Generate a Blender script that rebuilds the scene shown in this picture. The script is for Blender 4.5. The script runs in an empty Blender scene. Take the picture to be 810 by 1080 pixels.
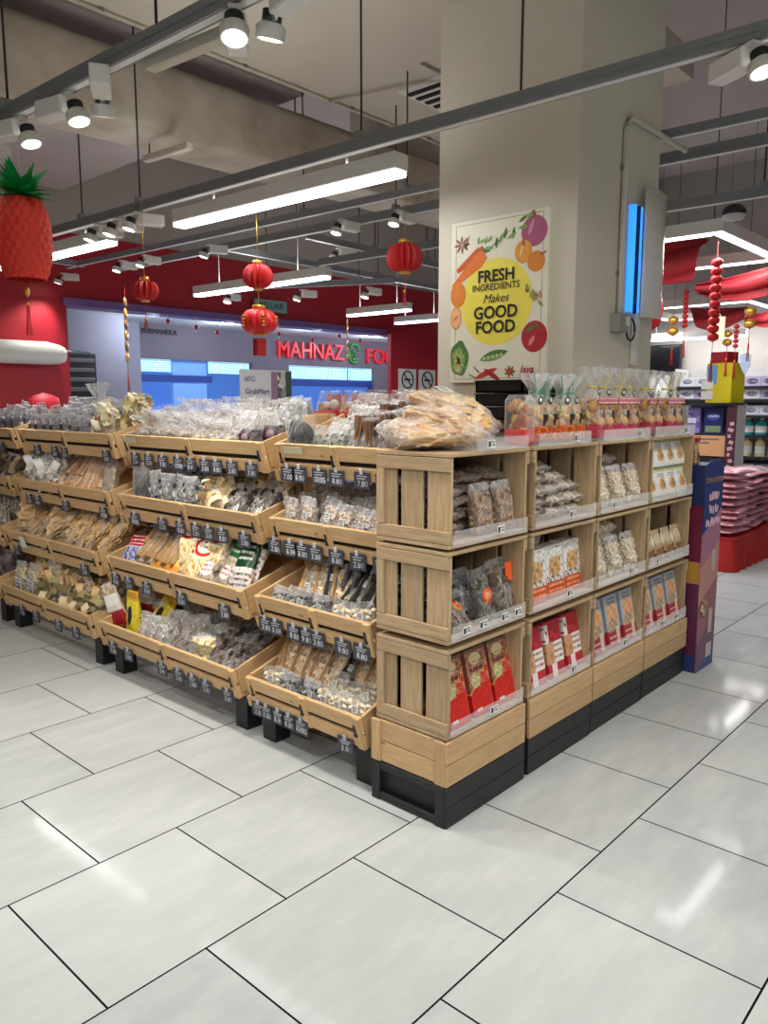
import bpy, bmesh, math, random
from mathutils import Vector, Matrix, Euler, noise as mnoise
PI = math.pi
R = random.Random(7)
scene = bpy.context.scene
COL = scene.collection

# ---------------------------------------------------------------- camera
cam_d = bpy.data.cameras.new('camera'); cam = bpy.data.objects.new('camera', cam_d); COL.objects.link(cam)
cam_d.sensor_fit = 'VERTICAL'; cam_d.sensor_height = 36.0; cam_d.lens = 36.0*817.7/1080; cam_d.clip_start = 0.05; cam_d.clip_end = 100
_yaw, _pit = math.radians(42.214), math.radians(8.1)
_f = Vector((math.cos(_pit)*math.cos(_yaw), math.cos(_pit)*math.sin(_yaw), -math.sin(_pit)))
_r = Vector((math.sin(_yaw), -math.cos(_yaw), 0)); _u = _r.cross(_f)
cam.matrix_world = Matrix.Translation((-2.051, -1.566, 1.5)) @ Matrix((_r, _u, -_f)).transposed().to_4x4()
scene.camera = cam

# ---------------------------------------------------------------- world, exposure
w = bpy.data.worlds.new('world'); scene.world = w; w.use_nodes = True
w.node_tree.nodes['Background'].inputs[0].default_value = (1.0, 0.985, 0.965, 1)
w.node_tree.nodes['Background'].inputs[1].default_value = 0.50
vs = scene.view_settings
vs.view_transform = 'Standard'; vs.look = 'None'; vs.gamma = 1; vs.exposure = 0.08; vs.use_curve_mapping = False
scene.cycles.max_bounces = 7; scene.cycles.diffuse_bounces = 4; scene.cycles.glossy_bounces = 3
scene.cycles.transparent_max_bounces = 24; scene.cycles.transmission_bounces = 4
scene.cycles.caustics_reflective = False; scene.cycles.caustics_refractive = False
scene.cycles.sample_clamp_indirect = 4.0
LED_W, SPOT_W = 22.0, 26.0     # power of one linear fixture, of one track spot

# ---------------------------------------------------------------- helpers
def srgb(h):
    if isinstance(h, (tuple, list)): return tuple(h)[:3]
    h = h.lstrip('#'); v = [int(h[i:i+2], 16)/255 for i in (0, 2, 4)]
    return tuple(c/12.92 if c <= .04045 else ((c+.055)/1.055)**2.4 for c in v)
def c4(h): return (*srgb(h), 1)
class NT:
    """small node-tree writer"""
    def __init__(s, name):
        s.m = bpy.data.materials.new(name); s.m.use_nodes = True; s.t = s.m.node_tree; s.n = s.t.nodes
        s.b = s.n['Principled BSDF']; s.out = s.n['Material Output']
    def new(s, typ, **kw):
        nd = s.n.new(typ)
        for k, v in kw.items(): setattr(nd, k, v)
        return nd
    def link(s, a, b): s.t.links.new(a, b)
    def val(s, sock, v):
        if hasattr(v, 'is_linked'): s.link(v, sock)
        else: sock.default_value = v
    def math(s, op, a, b=0.0, clamp=False):
        nd = s.new('ShaderNodeMath', operation=op, use_clamp=clamp); s.val(nd.inputs[0], a); s.val(nd.inputs[1], b); return nd.outputs[0]
    def mix(s, f, a, b, typ='MIX'):
        nd = s.new('ShaderNodeMix', data_type='RGBA', blend_type=typ)
        s.val(nd.inputs[0], f); s.val(nd.inputs[6], c4(a) if isinstance(a, (str, tuple)) else a); s.val(nd.inputs[7], c4(b) if isinstance(b, (str, tuple)) else b)
        return nd.outputs[2]
    def noise(s, scale, vec=None, detail=3, rough=.55):
        nd = s.new('ShaderNodeTexNoise'); nd.inputs['Scale'].default_value = scale; nd.inputs['Detail'].default_value = detail; nd.inputs['Roughness'].default_value = rough
        if vec is not None: s.link(vec, nd.inputs['Vector'])
        return nd.outputs['Fac']
    def vor(s, scale, vec=None, out='Distance', feature='F1', rnd=1.0):
        nd = s.new('ShaderNodeTexVoronoi', feature=feature); nd.inputs['Scale'].default_value = scale; nd.inputs['Randomness'].default_value = rnd
        if vec is not None: s.link(vec, nd.inputs['Vector'])
        return nd.outputs[out]
    def ramp(s, f, stops, interp='LINEAR'):
        nd = s.new('ShaderNodeValToRGB'); s.val(nd.inputs[0], f); r = nd.color_ramp; r.interpolation = interp
        while len(r.elements) < len(stops): r.elements.new(0.5)
        for e, (p, c) in zip(r.elements, stops): e.position = p; e.color = c4(c)
        return nd.outputs[0]
    def coord(s, which='Object', scale=None, rot=None, loc=None):
        o = s.new('ShaderNodeTexCoord').outputs[which]
        if scale or rot or loc:
            mp = s.new('ShaderNodeMapping'); s.link(o, mp.inputs[0])
            if scale: mp.inputs['Scale'].default_value = scale
            if rot: mp.inputs['Rotation'].default_value = rot
            if loc: mp.inputs['Location'].default_value = loc
            return mp.outputs[0]
        return o
    def bump(s, h, strength=.3, dist=.002):
        nd = s.new('ShaderNodeBump'); nd.inputs['Strength'].default_value = strength; nd.inputs['Distance'].default_value = dist
        s.link(h, nd.inputs['Height']); s.link(nd.outputs[0], s.b.inputs['Normal']); return nd.outputs[0]
    def fin(s, col=None, rough=.5, metal=0, spec=.5):
        if col is not None: s.val(s.b.inputs['Base Color'], c4(col) if isinstance(col, (str, tuple)) else col)
        s.val(s.b.inputs['Roughness'], rough); s.b.inputs['Metallic'].default_value = metal; s.b.inputs['Specular IOR Level'].default_value = spec
        return s.m
MATS = {}
def flat(name, col, rough=.5, metal=0, spec=.5, var=.06, emit=None, es=0):
    """plain material with a faint procedural mottling"""
    if name in MATS: return MATS[name]
    t = NT(name); f = t.noise(14, t.coord('Object'))
    c = srgb(col)
    col2 = t.mix(f, tuple(max(0, x*(1-var)) for x in c), tuple(min(1, x*(1+var)) for x in c))
    t.fin(col2, rough, metal, spec)
    if emit: t.b.inputs['Emission Color'].default_value = c4(emit); t.b.inputs['Emission Strength'].default_value = es
    MATS[name] = t.m; return t.m
def wood(name, dark, mid, light, rough=.6):
    t = NT(name); uv = t.coord('UV')
    m1 = t.new('ShaderNodeMapping'); t.link(uv, m1.inputs[0]); m1.inputs['Scale'].default_value = (2.2, 26, 1)
    g = t.noise(3.2, m1.outputs[0], 5, .6)
    m2 = t.new('ShaderNodeMapping'); t.link(uv, m2.inputs[0]); m2.inputs['Scale'].default_value = (1.1, 5, 1)
    l = t.noise(2.0, m2.outputs[0], 2)
    col = t.ramp(g, [(.25, dark), (.5, mid), (.75, light)])
    col = t.mix(t.math('MULTIPLY', l, .75), col, mid)
    m3 = t.new('ShaderNodeMapping'); t.link(uv, m3.inputs[0]); m3.inputs['Scale'].default_value = (4, 9, 1)
    k = t.vor(1.3, m3.outputs[0]); kn = t.math('LESS_THAN', k, .085)
    col = t.mix(t.math('MULTIPLY', kn, .75), col, tuple(x*.45 for x in srgb(dark)))
    oi = t.new('ShaderNodeObjectInfo')
    hs = t.new('ShaderNodeHueSaturation'); t.link(col, hs.inputs['Color'])
    t.link(t.math('ADD', t.math('MULTIPLY', oi.outputs['Random'], .22), .89), hs.inputs['Value'])
    t.bump(g, .25, .001)
    MATS[name] = t.fin(hs.outputs[0], rough); return t.m

class MB:
    """collects shapes, then links them as ONE mesh object"""
    def __init__(s): s.b = bmesh.new(); s.uv = s.b.loops.layers.uv.new('UVMap')
    def _faceuv(s, fs, M=None, size=None, off=None):
        off = off or (R.uniform(0, 40), R.uniform(0, 40))
        inv = M.inverted() if M else None
        la = max(range(3), key=lambda i: size[i]) if size else 0
        for f in fs:
            n = f.normal
            if inv: n = inv.to_3x3() @ n
            k = max(range(3), key=lambda i: abs(n[i])); ax = [i for i in range(3) if i != k]
            if la in ax: ax = [la] + [a for a in ax if a != la]
            for l in f.loops:
                p = inv @ l.vert.co if inv else l.vert.co
                l[s.uv].uv = (p[ax[0]]+off[0], p[ax[1]]+off[1]+k*1.7)
    def box(s, c, d, rot=None, mat=0, bev=0, M=None, taper=None):
        M0 = Matrix.Translation(c)
        if rot: M0 = M0 @ Euler(rot).to_matrix().to_4x4()
        if M: M0 = M @ M0
        v = []
        for z in (-.5, .5):
            k = taper if (taper and z > 0) else 1
            for x, y in ((-.5, -.5), (.5, -.5), (.5, .5), (-.5, .5)): v.append(s.b.verts.new(M0 @ Vector((x*d[0]*k, y*d[1]*k, z*d[2]))))
        fs = [s.b.faces.new([v[i] for i in q]) for q in ((3, 2, 1, 0), (4, 5, 6, 7), (0, 1, 5, 4), (1, 2, 6, 5), (2, 3, 7, 6), (3, 0, 4, 7))]
        for f in fs: f.material_index = mat; f.normal_update()
        s._faceuv(fs, M0, d)
        if bev:
            es = list({e for f in fs for e in f.edges})
            r = bmesh.ops.bevel(s.b, geom=es, offset=bev, segments=1, affect='EDGES', profile=.5)
            for f in r['faces']: f.material_index = mat
        return s
    def prism(s, pts, d, axis='x', at=0.0, mat=0, M=None):
        """polygon pts extruded by d along axis; pts are the other two coordinates in order"""
        def P(a, b, k):
            p = {'x': (k, a, b), 'y': (a, k, b), 'z': (a, b, k)}[axis]
            return M @ Vector(p) if M else Vector(p)
        A = [s.b.verts.new(P(a, b, at)) for a, b in pts]; B = [s.b.verts.new(P(a, b, at+d)) for a, b in pts]
        n = len(pts); fs = []
        fs.append(s.b.faces.new(A[::-1])); fs.append(s.b.faces.new(B))
        for i in range(n): fs.append(s.b.faces.new((A[i], A[(i+1) % n], B[(i+1) % n], B[i])))
        for f in fs: f.material_index = mat; f.normal_update()
        s._faceuv(fs, M); return s
    def tube(s, pts, r, n=8, mat=0, caps=True, radii=None):
        pts = [Vector(p) for p in pts]; rings = []
        for i, p in enumerate(pts):
            d = (pts[min(i+1, len(pts)-1)]-pts[max(i-1, 0)]).normalized()
            a = Vector((0, 0, 1)) if abs(d.z) < .9 else Vector((1, 0, 0))
            u = d.cross(a).normalized(); v = d.cross(u); rr = radii[i] if radii else r
            rings.append([s.b.verts.new(p+u*rr*math.cos(2*PI*k/n)+v*rr*math.sin(2*PI*k/n)) for k in range(n)])
        for A, B in zip(rings, rings[1:]):
            for k in range(n):
                f = s.b.faces.new((A[k], A[(k+1) % n], B[(k+1) % n], B[k])); f.material_index = mat; f.smooth = True
        if caps:
            for q in (rings[0][::-1], rings[-1]):
                f = s.b.faces.new(q); f.material_index = mat
        return s
    def lathe(s, prof, c=(0, 0, 0), n=16, mat=0, M=None, wob=0, caps=True, smooth=True):
        """profile of (radius, z)"""
        c = Vector(c); rings = []
        for r, z in prof:
            ring = []
            for k in range(n):
                q = r*(1+wob*(1 if k % 2 else -1)); p = c+Vector((q*math.cos(2*PI*k/n), q*math.sin(2*PI*k/n), z))
                ring.append(s.b.verts.new(M @ p if M else p))
            rings.append(ring)
        for A, B in zip(rings, rings[1:]):
            for k in range(n):
                f = s.b.faces.new((A[k], A[(k+1) % n], B[(k+1) % n], B[k])); f.material_index = mat; f.smooth = smooth
        if caps:
            for q in (rings[0][::-1], rings[-1]):
                f = s.b.faces.new(q); f.material_index = mat
        return s
    def blob(s, c, r, rot=None, sub=1, mat=0, jit=0):
        M = Matrix.Translation(c)
        if rot: M = M @ Euler(rot).to_matrix().to_4x4()
        if not hasattr(r, '__len__'): r = (r, r, r)
        M = M @ Matrix.Diagonal((*r, 1))
        res = bmesh.ops.create_icosphere(s.b, subdivisions=sub, radius=1, matrix=Matrix.Identity(4))
        for v in res['verts']:
            p = v.co*(1+R.uniform(-jit, jit)) if jit else v.co
            v.co = M @ p
            for f in v.link_faces: f.material_index = mat; f.smooth = True
        return s
    def strip(s, pts, wvec, mat=0, thick=0):
        """a ribbon of points widened by wvec (two sided sheet)"""
        a = [s.b.verts.new(Vector(p)-Vector(wvec)*.5) for p in pts]; b = [s.b.verts.new(Vector(p)+Vector(wvec)*.5) for p in pts]
        for i in range(len(pts)-1):
            f = s.b.faces.new((a[i], a[i+1], b[i+1], b[i])); f.material_index = mat; f.smooth = True
        return s
    def grid(s, fn, nu, nv, mat=0, uvscale=(1, 1), smooth=True, closeu=False):
        V = [[s.b.verts.new(fn(i/nu, j/nv)) for j in range(nv+1)] for i in range(nu+1)]
        for i in range(nu):
            for j in range(nv):
                f = s.b.faces.new((V[i][j], V[i+1][j], V[i+1][j+1], V[i][j+1])); f.material_index = mat; f.smooth = smooth
                for l, (a, b) in zip(f.loops, ((i, j), (i+1, j), (i+1, j+1), (i, j+1))): l[s.uv].uv = (a/nu*uvscale[0], b/nv*uvscale[1])
        return s
    def build(s, name, mats, parent=None, loc=None, rot=None):
        me = bpy.data.meshes.new(name); s.b.normal_update(); s.b.to_mesh(me); s.b.free()
        for m in (mats if isinstance(mats, (list, tuple)) else [mats]): me.materials.append(m)
        o = bpy.data.objects.new(name, me); COL.objects.link(o)
        if parent: o.parent = parent
        if loc: o.location = loc
        if rot: o.rotation_euler = rot
        return o
def tag(o, label=None, cat=None, group=None, kind=None):
    if label: o['label'] = label
    if cat: o['category'] = cat
    if group: o['group'] = group
    if kind: o['kind'] = kind
    return o
def thing(name, label, cat, loc=(0, 0, 0), rot=(0, 0, 0), group=None):
    o = bpy.data.objects.new(name, None); COL.objects.link(o); o.location = loc; o.rotation_euler = rot; o.empty_display_size = .05
    return tag(o, label, cat, group)
def struct(mb, name, m): return tag(mb.build(name, m), kind='structure')
KIDS = {}
def dup(root, M=None, label=None, group=None):
    """copy of a thing with its parts and their sub-parts"""
    if root.name not in KIDS: KIDS[root.name] = [(c, list(c.children)) for c in root.children]
    r = root.copy(); COL.objects.link(r)
    if M is not None: r.matrix_world = M
    if label: r['label'] = label
    if group: r['group'] = group
    for ch, gs in KIDS[root.name]:
        c = ch.copy(); COL.objects.link(c); c.parent = r
        for g in gs:
            d = g.copy(); COL.objects.link(d); d.parent = c
    return r
class Proto:
    """first placement moves the thing itself, later ones copy it"""
    def __init__(s, fn): s.fn = fn; s.root = None; s.used = False
    def place(s, M, label, group=None):
        if s.root is None: s.root = s.fn()
        if not s.used: s.used = True; s.root.matrix_world = M; o = s.root
        else: o = dup(s.root, M)
        o['label'] = label
        if group: o['group'] = group
        elif 'group' in o.keys(): del o['group']
        return o
TXT = {}
def text(name, body, size, m, parent, loc, rot, ext=.0006, align='CENTER', sx=1.0, shear=0, space=1.0, bold=0):
    """lettering as a mesh of its own"""
    key = (body, size, m.name, ext, align, shear, space, bold)
    if key not in TXT:
        cu = bpy.data.curves.new(name, 'FONT'); cu.body = body; cu.size = size; cu.align_x = align; cu.align_y = 'CENTER'; cu.extrude = ext; cu.shear = shear
        cu.space_character = space; cu.offset = bold; cu.resolution_u = 3
        ob = bpy.data.objects.new(name, cu); COL.objects.link(ob); bpy.context.view_layer.update()
        me = bpy.data.meshes.new_from_object(ob.evaluated_get(bpy.context.evaluated_depsgraph_get())); me.name = name
        bpy.data.objects.remove(ob); bpy.data.curves.remove(cu)
        me.materials.clear(); me.materials.append(m); TXT[key] = me
    o = bpy.data.objects.new(name, TXT[key]); COL.objects.link(o); o.parent = parent; o.location = loc; o.rotation_euler = rot; o.scale = (sx, 1, 1)
    return o
ROT_NX = (PI/2, 0, -PI/2)     # text read by someone looking along +X
ROT_NY = (PI/2, 0, 0)         # text read by someone looking along +Y
TX = lambda x, y, z: Matrix.Translation((x, y, z))
RX = lambda a: Matrix.Rotation(a, 4, 'X')
RY = lambda a: Matrix.Rotation(a, 4, 'Y')
RZ = lambda a: Matrix.Rotation(a, 4, 'Z')

# ---------------------------------------------------------------- materials
W_TRAY = wood('tray_pine', '#b3895a', '#cca878', '#dbbf95')
W_CRATE = wood('crate_pine', '#7f6848', '#ab9271', '#c6b28f', .65)
W_BASE = wood('base_pine', '#9c7e56', '#ba9a70', '#cbb088', .6)
M_BLACK = flat('black_paint', '#17181a', .45)
M_BLACKW = flat('black_stained_wood', '#1d1f20', .5, var=.25)
M_STEEL = flat('galvanised_steel', '#8d9093', .45, .3)
M_RAIL = flat('grey_rail', '#83878a', .5, .1)
M_WHITE = flat('white_enamel', '#e2e2df', .45)
M_DARKMETAL = flat('dark_metal', '#303236', .4, .4)
M_LABEL = flat('white_label', '#e9e9e6', .5)
M_SLATE = flat('slate_board', '#3a3d47', .55, var=.15)
M_CHALK = flat('chalk_lettering', '#c9c9cf', .8)
M_CLIP = flat('clear_clip', '#b9bcc0', .25)
M_INK = flat('black_ink', '#141414', .6)
M_RED = flat('red_paint', '#a9182a', .5)
M_REDSHINY = flat('red_lacquer', '#d31a1e', .35)
M_GOLD = flat('gold_foil', '#d9a441', .3, .6)
M_EMIT = flat('led_diffuser', '#ffffff', .4, emit='#fbfdff', es=5.0)
M_SPOTEMIT = flat('spot_lens', '#ffffff', .4, emit='#fff8ea', es=12.0)
M_WARMEMIT = flat('warm_lens', '#ffffff', .4, emit='#ffd27a', es=5.0)
def film_mat(name, tint='#ffffff', haze=.10, rough=.18, crink=60):
    t = NT(name); n = t.n
    tr = t.new('ShaderNodeBsdfTransparent'); tr.inputs[0].default_value = (.97, .975, .98, 1)
    t.fin(tint, rough, 0, .6)
    v = t.coord('Object'); h = t.noise(crink, v, 3, .6); h2 = t.noise(crink*.35, v, 2)
    t.bump(t.math('ADD', h, t.math('MULTIPLY', h2, 2)), 1.0, .010)
    lw = t.new('ShaderNodeLayerWeight'); lw.inputs[0].default_value = .5
    t.link(t.b.inputs['Normal'].links[0].from_socket, lw.inputs['Normal'])
    fac = t.math('ADD', t.math('MULTIPLY', t.math('POWER', lw.outputs['Facing'], 2.5), .7), haze, True)
    mx = t.new('ShaderNodeMixShader'); t.link(fac, mx.inputs[0]); t.link(tr.outputs[0], mx.inputs[1]); t.link(t.b.outputs[0], mx.inputs[2]); t.link(mx.outputs[0], t.out.inputs[0])
    MATS[name] = t.m; return t.m
FILM = film_mat('clear_film', '#ffffff', .07, .13, 55); FILM_W = film_mat('hazy_film', '#f8f8fa', .15, .15, 60)
M_ACRYL = film_mat('clear_acrylic', '#ffffff', .07, .1, 3)
# ================================================================ setting
# floor: 583 x 595 mm polished tiles, half-bond
t = NT('floor_tile'); v = t.coord('Object')
mp = t.new('ShaderNodeMapping'); t.link(v, mp.inputs[0]); mp.inputs['Location'].default_value = (.0585, .48, 0)
br = t.new('ShaderNodeTexBrick'); t.link(mp.outputs[0], br.inputs['Vector']); br.offset = .5; br.offset_frequency = 2; br.squash = 1
for k, x in (('Scale', 1), ('Mortar Size', .0030), ('Mortar Smooth', 0), ('Bias', 0), ('Brick Width', .583), ('Row Height', .595)): br.inputs[k].default_value = x
br.inputs['Color1'].default_value = c4('#aaaeb0'); br.inputs['Color2'].default_value = c4('#b5b9ba'); br.inputs['Mortar'].default_value = c4('#0d0d0d')
ms = t.new('ShaderNodeMapping'); t.link(v, ms.inputs[0]); ms.inputs['Rotation'].default_value = (0, 0, .5); ms.inputs['Scale'].default_value = (1.2, 4, 1)
vein = t.noise(2.6, ms.outputs[0], 6, .65)
col = t.mix(t.math('MULTIPLY', t.math('SUBTRACT', vein, .42), 1.6, True), br.outputs['Color'], '#c6cac9')
col = t.mix(br.outputs['Fac'], col, '#0d0d0d')
rg = t.math('ADD', t.math('MULTIPLY', t.noise(3, v, 4), .06), .05)
M_FLOOR = t.fin(col, t.mix(br.outputs['Fac'], t.ramp(rg, [(0, (0, 0, 0)), (1, (1, 1, 1))]), (.7, .7, .7)), 0, .035)
mb = MB(); mb.box((4, 4, -.05), (22, 22, .1)); floor = struct(mb, 'floor', M_FLOOR)

def concrete(name, a, b, sc=1.3, rough=.85):
    t = NT(name); v = t.coord('Object'); f = t.noise(sc, v, 6, .6); g = t.noise(sc*9, v, 3)
    col = t.ramp(f, [(.3, a), (.7, b)]); t.bump(g, .15, .004); MATS[name] = t.fin(col, rough, 0, .25); return t.m
M_PILLAR = concrete('pillar_paint', '#d3cebf', '#dad5c7', .8)
M_PANEL = concrete('cream_soffit', '#c9c2b3', '#d1cabb', .7)
M_DUCT = concrete('duct_wrap', '#a69c8b', '#cfc7b8', 2.6)
M_SLAB = concrete('violet_grey_slab', '#b3aaa8', '#c4bbb8', .6)
M_HIGH = concrete('grey_upper_wall', '#a79f98', '#b5ada5', .6)
M_MALLW = concrete('grey_mall_wall', '#8a8c9d', '#9698a8', .5)
M_MALLC = concrete('mall_ceiling', '#c7cbd2', '#d0d4da', .5)
M_FASC = concrete('mauve_fascia', '#64616e', '#716e7a', .6)
M_STOREW = concrete('store_wall', '#a8a39f', '#b4afab', .6)
M_TRIMP = flat('violet_trim', '#7a5d9a', .5)

# pillar
mb = MB(); mb.box((2.095, .892, 2.4), (.95, .884, 4.8)); struct(mb, 'pillar', M_PILLAR)
# slab and dropped ceilings
mb = MB(); mb.box((5, 4, 4.95), (20, 20, .1)); struct(mb, 'ceiling', M_SLAB)
mb = MB(); mb.box((.03, 1.85, 4.0), (5.0, 2.78, .2)); struct(mb, 'ceiling_soffit', M_PANEL)
mb = MB(); mb.box((3.33, 1.55, 4.0), (1.6, 1.3, .2)); mb.box((3.33, 2.75, 4.0), (1.6, 1.0, .2)); struct(mb, 'ceiling_soffit_far', M_PANEL)
mb = MB(); mb.box((1.0, -2.2, 4.0), (8, 4.4, .2)); struct(mb, 'ceiling_soffit_near', M_PANEL)
mb = MB(); mb.box((.4, 5.65, 4.05), (4.3, 4.3, .1)); struct(mb, 'ceiling_slab_left', M_SLAB)
mb = MB(); mb.box((7.0, 3.9, 4.25), (6.5, .5, .9)); struct(mb, 'ceiling_beam', M_PANEL)
# big wrapped duct along X: side face with wrinkled insulation
mb = MB()
def ductf(u, v):
    a = u*2*PI; x = -2 + v*8.6
    q = lambda t_: math.copysign(abs(t_)**.25, t_)
    y = 3.74 + .27*q(math.cos(a)); z = 3.62 + .24*q(math.sin(a))
    k = .018*mnoise.noise((x*2.2, math.cos(a)*2, math.sin(a)*2))
    return Vector((x, y+k, z+k))
mb.grid(ductf, 28, 90); struct(mb, 'ceiling_duct', M_DUCT)
# walls
YW = 7.85
mb = MB(); mb.box((-1.3, YW+.15, 1.374), (7.7, .3, 2.748)); struct(mb, 'wall_left', M_RED)
mb = MB(); mb.box((4.5, YW+.15, 3.14), (19.3, .3, .78)); struct(mb, 'wall_fascia', M_RED)
mb = MB(); mb.box((4.5, YW+.15, 4.2), (19.3, .25, 1.4)); struct(mb, 'wall_upper', M_HIGH)
mb = MB(); mb.box((5.6, YW+.12, 2.71), (6.2, .34, .09)); struct(mb, 'trim_1', M_TRIMP)
mb = MB(); mb.box((11.23, 7.64, 1.374), (6.0, .08, 2.748)); struct(mb, 'wall_right_of_opening', M_RED)
# mall corridor and shop front beyond the opening
YS = 10.3
mb = MB(); mb.box((7, 9.2, 2.85), (13, 2.6, .1)); struct(mb, 'ceiling_mall', M_MALLC)
mb = MB(); mb.box((3.3, YS-.35, 1.4), (1.9, .9, 2.8)); mb.box((4.55, YS+.05, 1.4), (.8, .2, 2.8)); struct(mb, 'wall_mall_left', M_MALLW)
mb = MB(); mb.box((9.3, YS+.1, 2.52), (10.4, .2, .6)); mb.box((7.78, YS+.1, 1.11), (.9, .2, 2.22)); mb.box((12.2, YS+.1, 1.11), (3.0, .2, 2.22)); struct(mb, 'wall_mall_fascia', M_FASC)
M_BLUEW = flat('blue_lit_wall', '#6f9ee0', .6, emit='#5a90e6', es=.45)  # glow put into the wall for the lit shop interior
M_BLUED = flat('blue_counter', '#173a86', .5, emit='#1a46b0', es=.12)  # faint glow added, again for the lit shop interior
mb = MB(); mb.box((9, YS+1.3, 1.2), (10, .1, 2.4)); mb.box((9, YS+.75, 0.55), (10, .5, 1.1)); struct(mb, 'wall_shop_inside', M_BLUEW)
# patterned blue clerestory panels over dark lintels
t = NT('blue_lattice'); v = t.coord('Object'); vv = t.vor(26, v, 'Distance', 'DISTANCE_TO_EDGE', .15)
pc = t.mix(t.math('LESS_THAN', vv, .12), '#5fc3ee', '#d8f6ff')
t.fin(pc, .5); t.link(pc, t.b.inputs['Emission Color']); t.b.inputs['Emission Strength'].default_value = .75; M_LATT = t.m  # emission stands for the lit interior behind the panels
n = 1
for x0, x1 in ((4.95, 5.6), (6.4, 7.3), (8.25, 9.2), (9.25, 10.0), (10.05, 10.75)):
    tz = 2.27 if x0 < 8 else 2.22
    mb = MB(); mb.box(((x0+x1)/2, YS+.1, tz-.13), (x1-x0, .05, .26)); o = struct(mb, 'window_%d' % n, M_LATT); n += 1
mb = MB(); mb.box((5.6, YS+.12, 1.9), (1.7, .1, .12)); mb.box((9.5, YS+.12, 1.88), (2.6, .1, .13)); struct(mb, 'trim_2', M_BLUED)
mb = MB(); mb.box((5.0, YS+.16, 1.2), (.06, .1, 1.4)); mb.box((6.0, YS+.14, 1.35), (.7, .08, 1.75)); struct(mb, 'trim_3', M_BLUEW)
mb = MB(); mb.box((8.35, YS+.16, 1.2), (.08, .1, 1.3)); mb.box((10.9, YS+.16, 1.2), (.35, .1, 2.0)); struct(mb, 'trim_4', M_BLUEW)
# store back and side walls on the right
mb = MB(); mb.box((10.2, 0, 2.5), (.2, 15.2, 5.0)); struct(mb, 'wall_back', M_STOREW)

mb = MB(); mb.box((2.5, -6.4, 2.5), (16, .2, 5.0)); struct(mb, 'wall_front', M_STOREW)
mb = MB(); mb.box((-5.3, .8, 2.5), (.2, 14.4, 5.0)); struct(mb, 'wall_side', M_STOREW)
# ---------------------------------------------------------------- ceiling services
ANG = math.radians(2.3)
def rail(name, label, x, y0, y1, z=2.8, h=.07, along='y', ang=ANG, rods=(), group='grey ceiling rails'):
    t = thing(name, label, 'ceiling rail', (x, y0, z) if along == 'y' else (y0, x, z), (0, 0, ang if along == 'y' else ang-PI/2), group)
    L = y1-y0
    mb = MB(); mb.box((0, L/2, h*.25), (.055, L, h*.5)); mb.box((-.022, L/2, -h*.15), (.011, L, h*.4)); mb.box((.022, L/2, -h*.15), (.011, L, h*.4)); mb.build('channel', M_RAIL, t)
    MB().box((0, L/2, -h*.22), (.03, L, h*.3)).build('power_track', M_DARKMETAL if False else M_WHITE, t)
    for y in rods:
        MB().tube([(0, y, h*.5), (0, y, 4.9-z)], .006, 6).build('hanger_rod', M_DARKMETAL, t)
        MB().box((0, y, h*.6), (.07, .035, .05)).build('rod_bracket', M_STEEL, t)
    return t
rail('ceiling_rail', 'long grey track rail nearest the camera, crossing the upper left corner', -.20, -3, 7.5, rods=(5.25, 6.6, 8.3))
rail('ceiling_rail', 'grey track rail passing across the front of the cream pillar', 1.17, -3.2, 7.5, rods=(4.55, 6.55, 7.3, 8.6))
rail('ceiling_rail', 'thin grey rail just behind the pillar-front track', 2.77, -2.5, 7.4, z=3.05, h=.06, rods=(3.2, 3.85, 4.9, 6.0))
rail('ceiling_rail', 'wide grey rail running behind the cream pillar', 3.23, -2.5, 7.2, z=3.05, h=.08, rods=(2.2, 3.3, 4.25, 5.4))
rail('ceiling_rail', 'grey rail above the near white frame light on the right', 3.42, -2, 4.0, rods=(1.5, 2.1, 2.8))
rail('ceiling_rail', 'grey cross rail leading away behind the round red lanterns', 5.15, 2.95, 9.2, z=3.05, along='x', rods=(1.0, 2.4, 3.6, 5.0))
rail('ceiling_rail', 'second grey cross rail above the lantern by the pillar', 4.1, 3.1, 7.4, z=3.05, along='x', rods=(1.0, 1.9, 2.8))
rail('ceiling_rail', 'short grey cross rail behind the pineapple lantern', 7.0, -1.6, 2.45, z=3.05, along='x', rods=(1.8, 2.9))

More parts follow.
